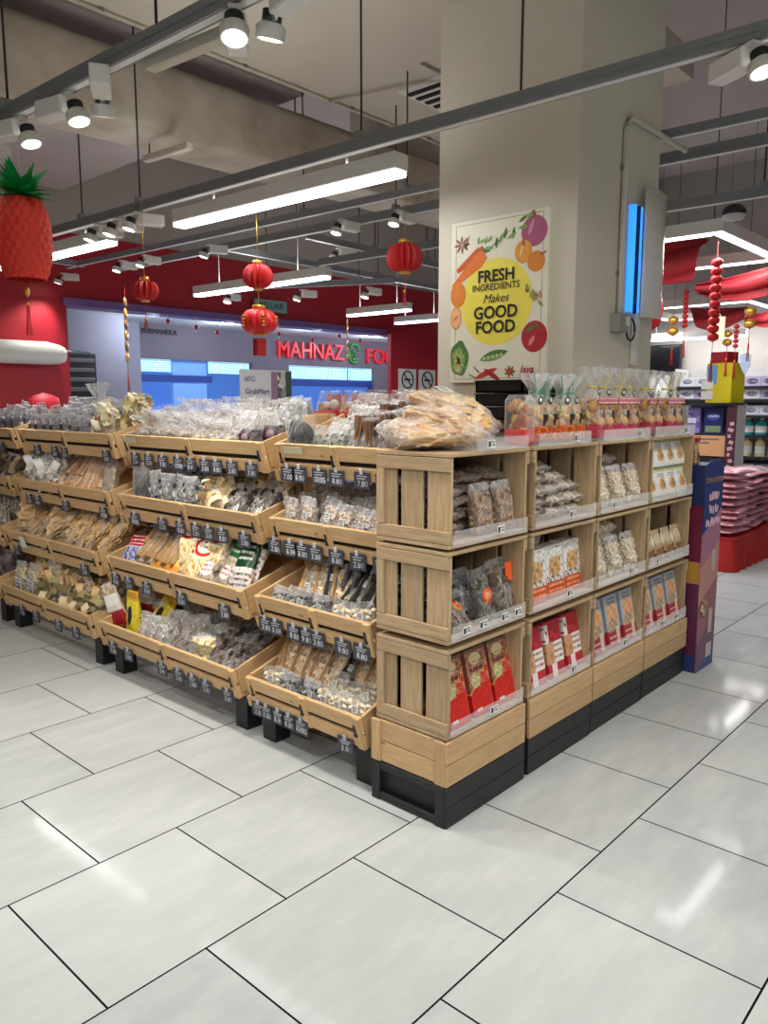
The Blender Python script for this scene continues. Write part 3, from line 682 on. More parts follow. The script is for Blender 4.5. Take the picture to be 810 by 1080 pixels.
def print_mat(name, bg, layers, rough=.28):
    t = NT(name); s = t.new('ShaderNodeSeparateXYZ'); t.link(t.coord('UV'), s.inputs[0]); u, v = s.outputs[0], s.outputs[1]
    col = c4(bg); cur = None
    def over(mask, c):
        nonlocal cur
        cur = t.mix(mask, cur if cur is not None else bg, c)
    rng = lambda x, a, b: t.math('MULTIPLY', t.math('GREATER_THAN', x, a), t.math('LESS_THAN', x, b))
    for L in layers:
        k = L[0]
        if k == 'rect': over(t.math('MULTIPLY', rng(u, L[1], L[2]), rng(v, L[3], L[4])), L[5])
        elif k == 'ell':
            a = t.math('POWER', t.math('DIVIDE', t.math('SUBTRACT', u, L[1]), L[3]), 2); b = t.math('POWER', t.math('DIVIDE', t.math('SUBTRACT', v, L[2]), L[4]), 2)
            over(t.math('LESS_THAN', t.math('ADD', a, b), 1), L[5])
        elif k == 'mottle':        # rectangle of patchy picture print in two colours
            n = t.noise(L[7], t.coord('UV'), 4, .7); m = t.math('MULTIPLY', rng(u, L[1], L[2]), rng(v, L[3], L[4]))
            over(t.math('MULTIPLY', m, t.math('GREATER_THAN', n, L[6])), L[5])
        elif k == 'lines':         # rows of lettering-like print
            a = t.math('GREATER_THAN', t.math('SINE', t.math('MULTIPLY', v, L[6])), .2); n = t.noise(30, t.coord('UV', (1, .15, 1)), 1)
            m = t.math('MULTIPLY', rng(u, L[1], L[2]), rng(v, L[3], L[4])); over(t.math('MULTIPLY', m, t.math('MULTIPLY', a, t.math('GREATER_THAN', n, .47))), L[5])
        elif k == 'diag':         # above a ragged slanting line
            n = t.math('ADD', t.math('SUBTRACT', v, t.math('MULTIPLY', u, L[2])), t.math('MULTIPLY', t.math('SUBTRACT', t.vor(9, t.coord('UV'), 'Distance'), .4), L[3])); over(t.math('GREATER_THAN', n, L[1]), L[4])
        elif k == 'wave':          # ragged band edge: v below a wavy line
            n = t.math('ADD', v, t.math('MULTIPLY', t.math('SUBTRACT', t.noise(L[2], t.coord('UV', (1, 0, 1)), 2), .5), L[3])); over(t.math('LESS_THAN', n, L[1]), L[4])
    t.bump(t.noise(26, t.coord('Object'), 2), .25, .003)
    MATS[name] = t.fin(cur, rough, 0, .5); return t.m
def mk_pack(name, cat, w, d, h, m, shape='pillow', crump=.008, seed=0, extra=None):
    def f():
        mb = MB()
        if shape == 'carton': mb.box((0, 0, h/2), (w, d, h), bev=.003)
        else: film(mb, w, d, h, shape, 1, crump, seed=seed)
        planar_uv(mb, w, h); o = mb.build(name, m); o['category'] = cat
        if extra: extra(o, w, d, h)
        return o
    return Proto(f)
M_ORANGE = flat('orange_sticker', '#f0602a', .5); M_PURPLE = flat('dark_plum_label', '#4b3340', .5); M_CREAMLBL = flat('cream_label', '#d8c9a0', .5); M_GREYINK = flat('grey_print', '#6a6f7c', .6)

# ================================================================ goods: kinds
P = {}
P['anchovy'] = mk_bag('snack_bag', 'bag of dried food', .125, .05, .17, 'stand', 'flake', 46, ['#50525c', '#8a8794', '#c9c6d2', '#2e3036', '#b3a9bd', '#74707e'], .78, seed=1, fm=FILM_W)
P['coral'] = mk_bag('fungus_bag', 'bag of dried food', .17, .10, .34, 'gather', 'curl', 60, ['#efe2bd', '#f6eed4', '#e3cf9a', '#fbf6e6'], .62, size=1.3, seed=2, stick=(0, .12, (.05, .05), M_ORANGE, M_ORANGE, True), fm=FILM_W)
P['frill'] = mk_bag('fungus_bag_cream', 'bag of dried food', .27, .12, .22, 'stand', 'curl', 200, ['#f3e7bd', '#f9f2d9', '#e9d79d', '#e0c885'], .95, size=1.1, seed=3)
P['whitefungus'] = mk_bag('white_fungus_bag', 'bag of dried food', .23, .10, .21, 'stand', 'curl', 80, ['#eeeae2', '#f7f5f0', '#d9d2c4', '#ffffff'], .85, size=1.5, seed=4, fm=FILM_W)
P['beancurd'] = mk_bag('bean_curd_bag', 'bag of dried food', .20, .07, .34, 'pillow', 'long', 26, ['#d9a878', '#e8bf93', '#c48d5c', '#efcfa8'], .95, size=2.0, seed=5)
P['fishbag'] = mk_bag('dried_fish_bag', 'bag of dried food', .17, .06, .24, 'seal', 'sheet', 5, ['#cbb79b', '#ddccb2', '#b7a184'], .8, seed=6)
P['flatfish'] = mk_bag('dried_fish_pack', 'bag of dried food', .17, .05, .36, 'pillow', 'chip', 70, ['#c39a63', '#d9b57f', '#a97f4a', '#e2c596'], .95, size=2.2, lump=.72, seed=7, base=['#c9a26c', '#b88d57'], bsc=25)
P['rounds'] = mk_bag('round_slice_bag', 'bag of dried food', .14, .07, .24, 'seal', 'slice', 30, ['#dcc08a', '#e8d3a4', '#c9a667'], .85, size=1.5, seed=8)
P['carded'] = mk_bag('carded_bag', 'bag of dried food', .14, .06, .22, 'seal', 'slice', 24, ['#d7bd8b', '#6c7550', '#e6d7b0'], .8, seed=9, stick=(0, .07, (.10, .085), M_LABEL, M_GREYINK))
P['noodle'] = mk_bag('noodle_bag', 'bag of dried food', .15, .07, .26, 'stand', 'curl', 50, ['#d6bc8e', '#c9a877', '#e6d3ae', '#7c7d55'], .85, size=1.4, seed=10)
P['redbean'] = mk_bag('red_bean_bag', 'bag of dried food', .13, .06, .19, 'seal', 'nut', 90, ['#3a1216', '#551a1c', '#241012', '#7b2a26'], .8, seed=11)
P['browncurl'] = mk_bag('brown_fungus_bag', 'bag of dried food', .16, .08, .2, 'stand', 'curl', 60, ['#8c7763', '#a8937d', '#c5b4a0', '#54473c'], .85, size=1.4, seed=12, fm=FILM_W)
P['greystick'] = mk_bag('grey_stick_bag', 'bag of dried food', .13, .05, .22, 'seal', 'long', 22, ['#847664', '#b3a48f', '#d2c6b4', '#4b433b'], .9, seed=13)
P['mushroom'] = mk_bag('mushroom_bag', 'bag of dried food', .135, .09, .178, 'gather', 'lump', 34, ['#84735f', '#a5937d', '#5e4f40', '#c0b09b'], .48, seed=14, fm=FILM_W)
P['roundlabel'] = mk_bag('dark_slice_bag', 'bag of dried food', .15, .07, .20, 'seal', 'flake', 40, ['#2b2725', '#4a423d', '#1c1a19'], .55, seed=15, stick=(0, .07, (.085, .085), M_PURPLE, flat('mauve_lettering', '#8d7783', .5), True), fm=FILM_W)
P['disc'] = mk_bag('black_disc_bag', 'bag of dried food', .18, .06, .24, 'seal', 'flake', 6, ['#1c1f24', '#2b2f36'], .5, seed=16, lump=.3, extra=lambda o, w, d, h: MB().lathe([(0, -.02), (.068, -.02), (.075, -.012), (.075, .012), (.068, .02), (0, .02)], n=28, M=TX(0, 0, .085) @ RX(PI/2), caps=False).build('disc', flat('charcoal_disc', '#23272d', .6, var=.4), o))
P['darkmix'] = mk_bag('dark_mushroom_bag', 'bag of dried food', .15, .07, .19, 'stand', 'flake', 60, ['#26272b', '#4f5056', '#a7a7ab', '#e2e0dc', '#3b3430', '#141416'], .85, size=.9, seed=17, fm=FILM_W)
P['beigefungus'] = mk_bag('beige_fungus_bag', 'bag of dried food', .17, .09, .19, 'stand', 'curl', 60, ['#d9bd8c', '#eddab3', '#f2e6cb', '#c9a56e'], .9, size=1.3, seed=18, fm=FILM_W)
P['brownstrip'] = mk_bag('brown_strip_bag', 'bag of dried food', .15, .05, .2, 'seal', 'bit', 70, ['#33261f', '#4d3a2f', '#6e5646', '#8f8378', '#1f1815'], .85, size=1.6, seed=19, stick=(.03, .06, (.03, .04)))
P['olive'] = mk_bag('olive_leaf_bag', 'bag of dried food', .12, .05, .15, 'stand', 'flake', 40, ['#5d5f45', '#777a5b', '#3f4130', '#8d8c72'], .7, size=.7, seed=20, stick=(0, .03, (.028, .028)), fm=FILM_W)
P['cinnamon'] = mk_bag('cinnamon_bag', 'bag of dried food', .10, .06, .19, 'stand', 'long', 24, ['#4b3426', '#6b4a34', '#7f5a3e', '#32241c'], .85, size=1.2, seed=21, fm=FILM_W)
P['beigesmall'] = mk_bag('beige_snack_bag', 'bag of dried food', .105, .045, .15, 'stand', 'bit', 60, ['#a98f74', '#c4ad92', '#8a7058', '#ded0bb', '#6b5645'], .8, size=1.2, seed=22, stick=(.0, .075, (.03, .036)), fm=FILM_W)
P['greyclear'] = mk_bag('grey_snack_bag', 'bag of dried food', .115, .05, .15, 'stand', 'lump', 34, ['#4d4f52', '#75767a', '#2d2e31', '#a3a3a5'], .7, size=.8, seed=23, stick=(.02, .08, (.03, .038)), fm=FILM_W)
P['palesmall'] = mk_bag('pale_snack_bag', 'bag of dried food', .115, .05, .15, 'stand', 'lump', 38, ['#d8cbb0', '#c1ae8c', '#ece4d2', '#a28d6b'], .75, size=.7, seed=24, stick=(.0, .08, (.03, .04)))
P['tanstrip'] = mk_bag('tan_strip_bag', 'bag of dried food', .085, .035, .25, 'pillow', 'long', 12, ['#c79f6c', '#ddbd8d', '#a77d4c', '#ecd8b4'], .95, size=1.2, seed=25)
P['darkstrip'] = mk_bag('dark_strip_bag', 'bag of dried food', .085, .035, .23, 'pillow', 'long', 12, ['#26221f', '#3d362f', '#151312', '#77695a'], .95, size=1.2, seed=26, stick=(0, .12, (.025, .03)))
P['clearmix'] = mk_bag('mixed_snack_bag', 'bag of dried food', .11, .055, .17, 'stand', 'bit', 50, ['#e8e4df', '#7f9a7d', '#c86f68', '#f4f2ef', '#b9b3aa', '#d9d4cd'], .75, size=1.4, seed=27, fm=FILM_W)
P['greycrump'] = mk_bag('dried_squid_bag', 'bag of dried food', .15, .07, .19, 'stand', 'flake', 44, ['#7a6a5c', '#a08f7f', '#4f443b', '#c6bbb0', '#8a6d55'], .8, seed=28, fm=FILM_W)
P['block'] = mk_bag('bean_curd_cube_bag', 'bag of dried food', .13, .09, .13, 'box', 'cube', 40, ['#e6d7a8', '#f0e5c2', '#d9c48d'], .95, seed=29, crump=.004)
P['browndark'] = mk_bag('dark_brown_snack_bag', 'bag of dried food', .13, .06, .22, 'seal', 'lump', 36, ['#3a2c26', '#574238', '#6f5a4e', '#241b18'], .75, seed=30)
navy = print_mat('navy_print', '#1f2740', [('lines', .15, .85, .45, .85, '#e6e6ea', 60), ('mottle', .1, .9, .1, .4, '#c9c9d4', .55, 9), ('rect', 0, 1, 0, .12, '#2d3a66')])
P['navy'] = mk_pack('navy_snack_pack', 'snack pack', .16, .05, .24, navy, 'pillow', seed=31)
P['redblue'] = mk_pack('red_blue_snack_pack', 'snack pack', .16, .05, .2, print_mat('red_blue_print', '#b9bcd6', [('rect', 0, 1, .6, 1, '#b3202c'), ('lines', .1, .9, .65, .95, '#f0d8d8', 50), ('mottle', .05, .95, .05, .55, '#4a5190', .5, 7)]), 'pillow', seed=32)
P['brownlong'] = mk_bag('brown_noodle_pack', 'snack pack', .085, .05, .40, 'pillow', 'long', 14, ['#8c6a42', '#a98455', '#6c4e2e', '#c9a877'], .95, size=1.4, seed=33)
P['yellow'] = mk_pack('yellow_snack_pack', 'snack pack', .12, .05, .30, print_mat('yellow_print', '#e8c23a', [('rect', 0, 1, 0, .2, '#c9861e'), ('ell', .5, .62, .33, .2, '#c8281e'), ('lines', .25, .75, .52, .72, '#f6efe0', 70), ('mottle', 0, 1, .2, .45, '#f2e39a', .5, 8), ('rect', 0, 1, .85, 1, '#e05a1c')]), 'pillow', seed=34)
P['redpack'] = mk_pack('red_cream_snack_pack', 'snack pack', .14, .05, .32, print_mat('red_cream_print', '#ecdcb4', [('ell', .5, .5, .42, .16, '#c42426'), ('ell', .5, .5, .30, .11, '#f2ead6'), ('lines', .25, .75, .43, .58, '#6d1d3a', 80), ('rect', 0, 1, .82, 1, '#d6392c'), ('mottle', 0, 1, .05, .3, '#c99a3a', .52, 8)]), 'pillow', seed=35)
P['green'] = mk_pack('green_snack_pack', 'snack pack', .12, .05, .30, print_mat('green_print', '#b9ae9c', [('rect', 0, 1, .55, .85, '#1f6b35'), ('lines', .1, .9, .58, .82, '#e8efe4', 60), ('mottle', 0, 1, .0, .5, '#8c7a66', .5, 9), ('ell', .5, .28, .3, .12, '#e9e6e2'), ('lines', .25, .75, .2, .35, '#b3303a', 80)]), 'pillow', seed=36)
P['dkgreen'] = mk_pack('dark_green_snack_pack', 'snack pack', .12, .05, .30, print_mat('dark_green_print', '#d9d4ce', [('rect', 0, 1, .5, 1, '#173f28'), ('lines', .15, .85, .6, .9, '#d9d9d0', 60), ('mottle', 0, 1, .0, .5, '#b0403c', .6, 9), ('lines', .1, .9, .1, .42, '#4b4b52', 70)]), 'pillow', seed=37)
P['yellowbag'] = mk_pack('yellow_black_snack_pack', 'snack pack', .12, .06, .25, print_mat('yellow_black_print', '#e0cf3a', [('rect', 0, 1, .78, 1, '#d6a52a'), ('ell', .45, .45, .18, .2, '#15161c'), ('mottle', 0, 1, .1, .75, '#c8571f', .6, 6), ('lines', .2, .8, .8, .95, '#a3261e', 90)]), 'stand', seed=38)
P['redwhite'] = mk_pack('red_white_snack_pack', 'snack pack', .13, .06, .26, print_mat('red_white_print', '#dcd2c4', [('rect', 0, 1, 0, .38, '#a51f2c'), ('rect', .1, .9, .5, .75, '#f1eeea'), ('mottle', 0, 1, .75, 1, '#b99f6a', .5, 7)]), 'stand', seed=39)
P['olivepack'] = mk_pack('olive_snack_pack', 'snack pack', .12, .06, .26, print_mat('olive_print', '#57521f', [('mottle', 0, 1, 0, 1, '#8a7d22', .55, 6), ('rect', .15, .85, .3, .55, '#2e2c16')]), 'stand', seed=40)
P['maroonbag'] = mk_bag('maroon_snack_bag', 'bag of dried food', .17, .07, .22, 'seal', 'flake', 50, ['#5c241e', '#7d3128', '#8f6448', '#3e1a17', '#b08a5e'], .85, seed=41)
# crate goods
P['nutbrown'] = mk_bag('brown_nut_bag', 'bag of nuts', .15, .05, .21, 'pillow', 'nut', 120, ['#6a4c3b', '#8a6850', '#a38166', '#4f382d'], .92, seed=42, lump=.78)
P['nutstand'] = mk_bag('walnut_bag', 'bag of nuts', .12, .05, .19, 'seal', 'nut', 110, ['#84644a', '#9c7a5a', '#6a4d38', '#b3926e'], .8, seed=43, size=1.15)
P['berry'] = mk_bag('dark_berry_bag', 'bag of dried fruit', .15, .055, .20, 'pillow', 'nut', 90, ['#1d1a1e', '#2b262b', '#3a2f33', '#121114'], .85, size=1.2, seed=44, stick=(.03, .09, (.03, .045)))
P['seal'] = mk_bag('orange_seal_bag', 'bag of dried fruit', .13, .055, .20, 'seal', 'flake', 50, ['#2b2a22', '#4c4a36', '#1d1d1b', '#6b6a4c'], .8, seed=45, stick=(.0, .09, (.062, .062), M_ORANGE, flat('pale_orange', '#f5a15a', .5), True))
P['prune'] = mk_bag('reddish_fruit_bag', 'bag of dried fruit', .15, .055, .19, 'pillow', 'nut', 90, ['#5a3a30', '#74503f', '#8a6450', '#3c2823'], .85, seed=46, stick=(.03, .09, (.06, .06), flat('peach_seal', '#e79a4e', .5), M_ORANGE, True))
P['balls'] = mk_bag('brown_ball_bag', 'bag of dried fruit', .135, .07, .22, 'seal', 'ball', 60, ['#5d4f42', '#6d5d4e', '#4f4338'], .82, size=1.2, seed=47, stick=(.035, .165, (.045, .07), M_ORANGE, M_ORANGE))
P['nutpale'] = mk_bag('pale_nut_bag', 'bag of nuts', .16, .055, .22, 'pillow', 'nut', 120, ['#a8937a', '#d3c3ac', '#7d6853', '#efe6d6', '#5d4a3a'], .92, seed=48, lump=.78)
P['peanut'] = mk_bag('peanut_bag', 'bag of nuts', .135, .055, .19, 'seal', 'nut', 120, ['#c6b391', '#ded0b2', '#a69170', '#ece4d0'], .82, seed=49)
redp = print_mat('red_pistachio_print', '#c22620', [('mottle', 0, 1, .0, .5, '#d13a2c', .55, 9), ('diag', .36, .42, .10, '#e0b45a'), ('diag', .385, .42, .10, '#8f5a48'), ('mottle', .0, .95, .45, .96, '#b98a6c', .52, 10), ('ell', .42, .84, .28, .09, '#d2c092'), ('ell', .30, .52, .22, .11, '#cfc7a0'), ('mottle', .08, .52, .41, .63, '#9a9a5c', .5, 16), ('lines', .10, .9, .62, .80, '#3d1714', 48), ('rect', 0, 1, .95, 1, '#6d5a48'), ('rect', .14, .40, .06, .11, '#e6e1dc'), ('lines', .15, .39, .065, .105, '#2b2b2b', 200)])
P['redpist'] = mk_pack('red_nut_pack', 'nut pack', .128, .05, .25, redp, 'carton')
P['noodlebox'] = mk_pack('orange_white_noodle_box', 'boxed noodles', .14, .07, .22, print_mat('noodle_print', '#e9e7e4', [('mottle', .05, .95, .55, .97, '#8a8f7c', .55, 10), ('ell', .5, .58, .34, .2, '#d9b98a'), ('mottle', .15, .85, .42, .76, '#b07a48', .52, 9), ('rect', 0, 1, 0, .3, '#cf5526'), ('lines', .1, .9, .04, .26, '#f0b48c', 60), ('mottle', 0, 1, .3, .42, '#5e5146', .52, 14)]), 'carton')
P['redwhitebox'] = mk_pack('red_white_sachet', 'snack pack', .132, .035, .24, print_mat('red_white_box_print', '#b7323c', [('rect', .0, .22, .62, .95, '#e7e2e0'), ('rect', .35, 1, .25, .62, '#e9e4dc'), ('mottle', 0, .45, .25, .62, '#c99d72', .42, 9), ('lines', .45, .95, .3, .58, '#8b2d44', 60), ('rect', .2, .5, 0, .25, '#ead9dc'), ('mottle', 0, 1, .62, 1, '#8f2431', .55, 7)]), 'carton')
P['bluered'] = mk_pack('blue_red_nut_pack', 'nut pack', .132, .045, .25, print_mat('blue_red_print', '#a7adb5', [('rect', 0, 1, 0, .33, '#a8323a'), ('ell', .5, .62, .36, .2, '#d08a58'), ('mottle', .1, .9, .38, .82, '#e0b48a', .5, 7), ('ell', .45, .42, .38, .11, '#8d7258'), ('mottle', .05, .95, .3, .52, '#c9b190', .5, 12), ('lines', .2, .8, .84, .97, '#3d4654', 90), ('rect', .62, .86, .05, .38, '#d9c3b8'), ('lines', .1, .6, .06, .26, '#e2c8c4', 70)]), 'carton')
wp = print_mat('white_cracker_print', '#e9e8e4', [('ell', .5, .45, .27, .22, '#d9a04e'), ('ell', .5, .45, .19, .15, '#8f5a3a'), ('mottle', .25, .75, .28, .62, '#e6c890', .5, 9), ('lines', .15, .85, .68, .8, '#3f6f9c', 90), ('rect', 0, 1, .86, 1, '#d4d6a0'), ('rect', 0, 1, 0, .04, '#7fae9a')])
P['whitepack'] = mk_pack('white_cracker_pack', 'cracker pack', .125, .06, .145, wp, 'stand', seed=50)
P['brownpack'] = mk_pack('brown_biscuit_pack', 'biscuit pack', .115, .06, .16, print_mat('brown_biscuit_print', '#b9a489', [('ell', .5, .68, .38, .2, '#d6c4a4'), ('rect', 0, 1, .12, .4, '#4b3d4a'), ('mottle', .1, .9, .1, .45, '#b78a4e', .5, 8), ('lines', .15, .85, .48, .58, '#6b4630', 110), ('rect', .0, .06, 0, 1, '#e4ddd0')]), 'stand', seed=51)
# gift bags on the crate tops
M_PINKBAND = print_mat('pink_band_print', '#c9707c', [('lines', .05, .95, .1, .9, '#f0dada', 9)]); M_RIBY = flat('yellow_ribbon', '#d9c94a', .35); M_RIBG = flat('green_ribbon', '#3f9c72', .35)
def gift(rib, band, baseprint, seal):
    def ex(o, w, d, h):
        mb = MB(); mb.box((0, -.004, .03), (w*.98, d*.95, .058), bev=.004); planar_uv(mb, w, .06); mb.build('printed_base', baseprint, o)
        if band:
            mb = MB(); mb.box((0, -d*.5-.002, h*.52), (w*.86, .002, .030)); 
            for f in mb.b.faces:
                for l in f.loops: l[mb.uv].uv = (l.vert.co.x/w+.5, (l.vert.co.z-h*.52)/.03+.5)
            mb.build('header_band', M_PINKBAND, o)
        sticker(o, (0, -d*.36, h*.64 if band else h*.60), (.032, .032), flat('dark_green_seal', '#2b4a40', .4), M_LABEL, True, 'seal')
        mb = MB(); z0 = h*.71
        for k in range(5):
            a = R.uniform(0, 6); pts = [(math.cos(a)*.012*(1+j), -.02-.006*j, z0+.02*j*(1 if k < 3 else -1.2)+.004*math.sin(j*3)) for j in range(5)]
            mb.strip(pts, (.006, 0, .002))
        mb.tube([(.017*math.cos(t_), .017*math.sin(t_)-.004, z0) for t_ in [i*PI/6 for i in range(13)]], .004, 5)
        mb.build('ribbon', rib, o)
        MB().box((.02, -d*.47, h*.30), (.03, .004, .05), bev=.003).build('brown_token', flat('dark_chocolate', '#3a2219', .5), o)
    return ex
rb = print_mat('red_orange_base_print', '#b5382c', [('mottle', 0, 1, 0, 1, '#d3742e', .5, 5)]); pb = print_mat('crimson_base_print', '#a82a44', [('mottle', 0, 1, 0, 1, '#c8707e', .55, 6)])
CK = ['#b58a58', '#cda873', '#8f6a40', '#a67c4e', '#d9b988']
P['giftred'] = mk_bag('cookie_gift_bag', 'gift bag', .125, .10, .27, 'gather', 'cookie', 60, CK, .52, seed=52, size=.8, extra=gift(M_RIBG, False, rb, 1), fm=FILM_W)
P['giftpink'] = mk_bag('pink_band_gift_bag', 'gift bag', .125, .10, .31, 'gather', 'cookie', 60, CK, .52, seed=53, size=.8, extra=gift(M_RIBY, True, pb, 1), fm=FILM_W)
P['bigbag'] = mk_bag('large_cracker_bag', 'bag of dried food', .36, .105, .30, 'pillow', 'chip', 130, ['#d9b98a', '#cfa872', '#b88d58', '#e0c08e', '#bd935d', '#ecd6ae', '#dca878'], .95, size=2.3, lump=.84, seed=54, base=['#d8b585', '#c39a66', '#e6caa0', '#b58552'], bsc=16, crump=.016, stick=(.04, .24, (.08, .05)))
# ================================================================ goods: placing
def put(p, M, label, group=None): return P[p].place(M, label, group)
STD = ((.062, .018, .22), (.148, .028, .32), (.235, .034, .42), (.325, .04, .50))
def fill(c, row, p, f0, f1, n, label, rows=STD, group=None, yaw=.12, jz=.004, hs=1.0):
    """rows of like bags on one tray: the label is true of every one of them"""
    y0, y1 = RACKS[c]; L = y1-y0; T = tray_M(row, y1) @ TX(0, 0, .042); cnt = n*len(rows)
    for ri, (dep, z, lean) in enumerate(rows):
        for i in range(n):
            x = .03+(L-.06)*(f0+(f1-f0)*(i+.5)/n)+R.uniform(-.006, .006)
            M = T @ TX(x, dep+R.uniform(-.006, .006), z+R.uniform(0, jz)) @ RZ(R.uniform(-yaw, yaw)*1.6) @ RX(-lean+R.uniform(-.14, .14)) @ RY(R.uniform(-.16, .16)) @ Matrix.Diagonal((R.uniform(.95, 1.15), R.uniform(.95, 1.2), R.uniform(.92, 1.12)*hs, 1))
            put(p, M, label if cnt > 1 else label, (group or label) if cnt > 1 else None)
LAY = lambda *a: a
# --- left rack
fill('left', 0, 'anchovy', .0, .70, 7, 'bag of small grey dried fish heaped on the left top tray')
put('coral', tray_M(0, 3.72) @ TX(0, 0, .042) @ TX(.93, .13, .02) @ RX(-.12), 'tall knotted bag of cream fungus with orange stickers on the left rack')
put('frill', tray_M(0, 3.72) @ TX(0, 0, .042) @ TX(1.08, .24, .03) @ RZ(-.2) @ RX(-.35), 'bag of frilly cream yellow fungus at the right end of the left top tray')
fill('left', 1, 'whitefungus', .0, .40, 2, 'bag of white fungus on the second tray of the left rack', ((.08, .02, .5), (.22, .02, .65)))
fill('left', 1, 'beancurd', .36, .82, 3, 'long bag of orange-beige bean curd sticks on the left second tray', ((.05, .03, 1.0), (.12, .08, 1.05)), yaw=.3)
put('fishbag', tray_M(1, 3.72) @ TX(0, 0, .042) @ TX(1.06, .07, .02) @ RZ(-.25) @ RX(-.45), 'clear bag with a pale dried fish at the right end of the second left tray')
fill('left', 2, 'flatfish', .05, .55, 4, 'long pack of flat tan dried fish, left heap on the third left tray', ((.04, .03, 1.1), (.10, .08, 1.15)), yaw=.5)
fill('left', 2, 'flatfish', .52, .98, 4, 'long pack of flat tan dried fish, right heap on the third left tray', ((.04, .03, 1.0), (.10, .085, 1.1)), yaw=.35)
put('rounds', tray_M(3, 3.72) @ TX(0, 0, .042) @ TX(.24, .16, .02) @ RX(-.35), 'bag of round tan slices behind the first white card on the lowest left tray')
put('rounds', tray_M(3, 3.72) @ TX(0, 0, .042) @ TX(.52, .2, .02) @ RX(-.4) @ RY(.2), 'bag of round tan slices in the centre of the lowest left tray')
put('rounds', tray_M(3, 3.72) @ TX(0, 0, .042) @ TX(.40, .25, .02) @ RX(-.4) @ RY(-.2), 'bag of round tan slices at the back of the lowest left tray')
put('carded', tray_M(3, 3.72) @ TX(0, 0, .042) @ TX(.16, .07, .02) @ RX(-.3), 'first white-carded bag from the left on the lowest left tray')
put('carded', tray_M(3, 3.72) @ TX(0, 0, .042) @ TX(.31, .08, .02) @ RX(-.3) @ RY(.1), 'second white-carded bag from the left on the lowest left tray')
put('carded', tray_M(3, 3.72) @ TX(0, 0, .042) @ TX(.66, .10, .02) @ RX(-.35) @ RY(.25), 'white-carded bag with green bits right of centre on the lowest left tray')
fill('left', 3, 'noodle', .44, .52, 1, 'bag of tan curled noodles among the cards on the lowest left tray', ((.07, .02, .4),))
fill('left', 3, 'noodle', .62, .99, 3, 'bag of tan curled noodles at the right of the lowest left tray', ((.08, .02, .6), (.2, .02, .7)), yaw=.3)
# --- rack at the left edge (only its right end shows)
fill('edge', 0, 'anchovy', .5, 1, 5, 'bag of small grey dried fish on the top tray at the left edge', STD[:3])
fill('edge', 1, 'browncurl', .55, 1, 3, 'bag of pale brown fungus on the second tray at the left picture edge', STD[:3])
fill('edge', 2, 'greystick', .55, 1, 4, 'bag of grey-brown sticks on the third tray at the left picture edge', STD[:3])
fill('edge', 3, 'redbean', .55, 1, 4, 'bag of dark red beans on the lowest tray at the left picture edge', STD[:3])
# --- middle rack
fill('middle', 0, 'mushroom', .02, .80, 7, 'white-topped bag of grey mushrooms on the middle top tray', ((.07, .016, .1), (.165, .016, .15), (.26, .016, .2), (.35, .016, .25)))
put('roundlabel', tray_M(0, 2.385) @ TX(0, 0, .042) @ TX(1.01, .08, .018) @ RX(-.3), 'left of two bags with round plum labels on the middle top tray')
put('roundlabel', tray_M(0, 2.385) @ TX(0, 0, .042) @ TX(1.12, .14, .018) @ RZ(.3) @ RX(-.35), 'right of two bags with round plum labels on the middle top tray')
fill('middle', 0, 'darkmix', .82, .99, 1, 'bag of dark slices behind the plum-labelled bags on the middle top tray', ((.27, .018, .5), (.34, .018, .6)))
put('disc', tray_M(1, 2.385) @ TX(0, 0, .042) @ TX(.13, .07, .018) @ RX(-.25), 'clear bag holding a big charcoal disc on the middle second tray')
put('disc', tray_M(1, 2.385) @ TX(0, 0, .042) @ TX(.16, .16, .018) @ RX(-.3), 'charcoal disc bag standing behind the front disc on the middle second tray')
fill('middle', 1, 'darkmix', .20, .58, 4, 'bag of black and white mushroom pieces on the middle second tray', STD[:3])
fill('middle', 1, 'beigefungus', .57, .76, 1, 'bag of beige fungus at the front of the middle second tray', ((.08, .018, .4),))
fill('middle', 1, 'beigefungus', .62, .98, 3, 'bag of beige fungus at the back of the middle second tray', ((.22, .03, .55), (.32, .03, .6)))
fill('middle', 1, 'brownstrip', .72, .99, 2, 'bag of dark brown strips on the second tray of the middle rack', ((.06, .018, .7), (.13, .03, .8)))
put('navy', tray_M(2, 2.385) @ TX(0, 0, .042) @ TX(.13, .24, .05) @ RX(-.35) @ RY(-.15), 'navy pack with white lettering standing on the middle third tray')
put('redblue', tray_M(2, 2.385) @ TX(0, 0, .042) @ TX(.13, .05, .03) @ RZ(.15) @ RX(-.9), 'red and pale blue pack lying at the left of the middle third tray')
fill('middle', 2, 'brownlong', .13, .52, 5, 'long brown noodle pack slanting on the middle third tray', ((.05, .05, .98), (.13, .09, 1.0)), yaw=.3)
fill('middle', 2, 'yellow', .28, .50, 2, 'yellow pack with a red medallion on the middle third tray', ((.03, .05, 1.25),), yaw=.5)
fill('middle', 2, 'redpack', .50, .72, 2, 'cream pack with red medallion and red top on the middle third tray', ((.05, .06, .95), (.12, .11, 1.0)), yaw=.35)
fill('middle', 2, 'green', .64, .86, 2, 'grey-brown pack with a green band on the middle third tray', ((.04, .04, .95), (.11, .09, 1.0)), yaw=.35)
fill('middle', 2, 'dkgreen', .78, .99, 2, 'white and dark green pack at the right of the middle third tray', ((.04, .03, .9), (.11, .08, 1.0)), yaw=.3)
put('redwhite', tray_M(3, 2.385) @ TX(0, 0, .042) @ TX(.05, .10, .02) @ RZ(.2) @ RX(-.2) @ RY(-.3), 'red and white pack leaning over the left end of the lowest middle tray')
put('redwhite', tray_M(3, 2.385) @ TX(0, 0, .042) @ TX(.12, .22, .02) @ RX(-.3), 'red and white pack standing behind at the left of the lowest middle tray')
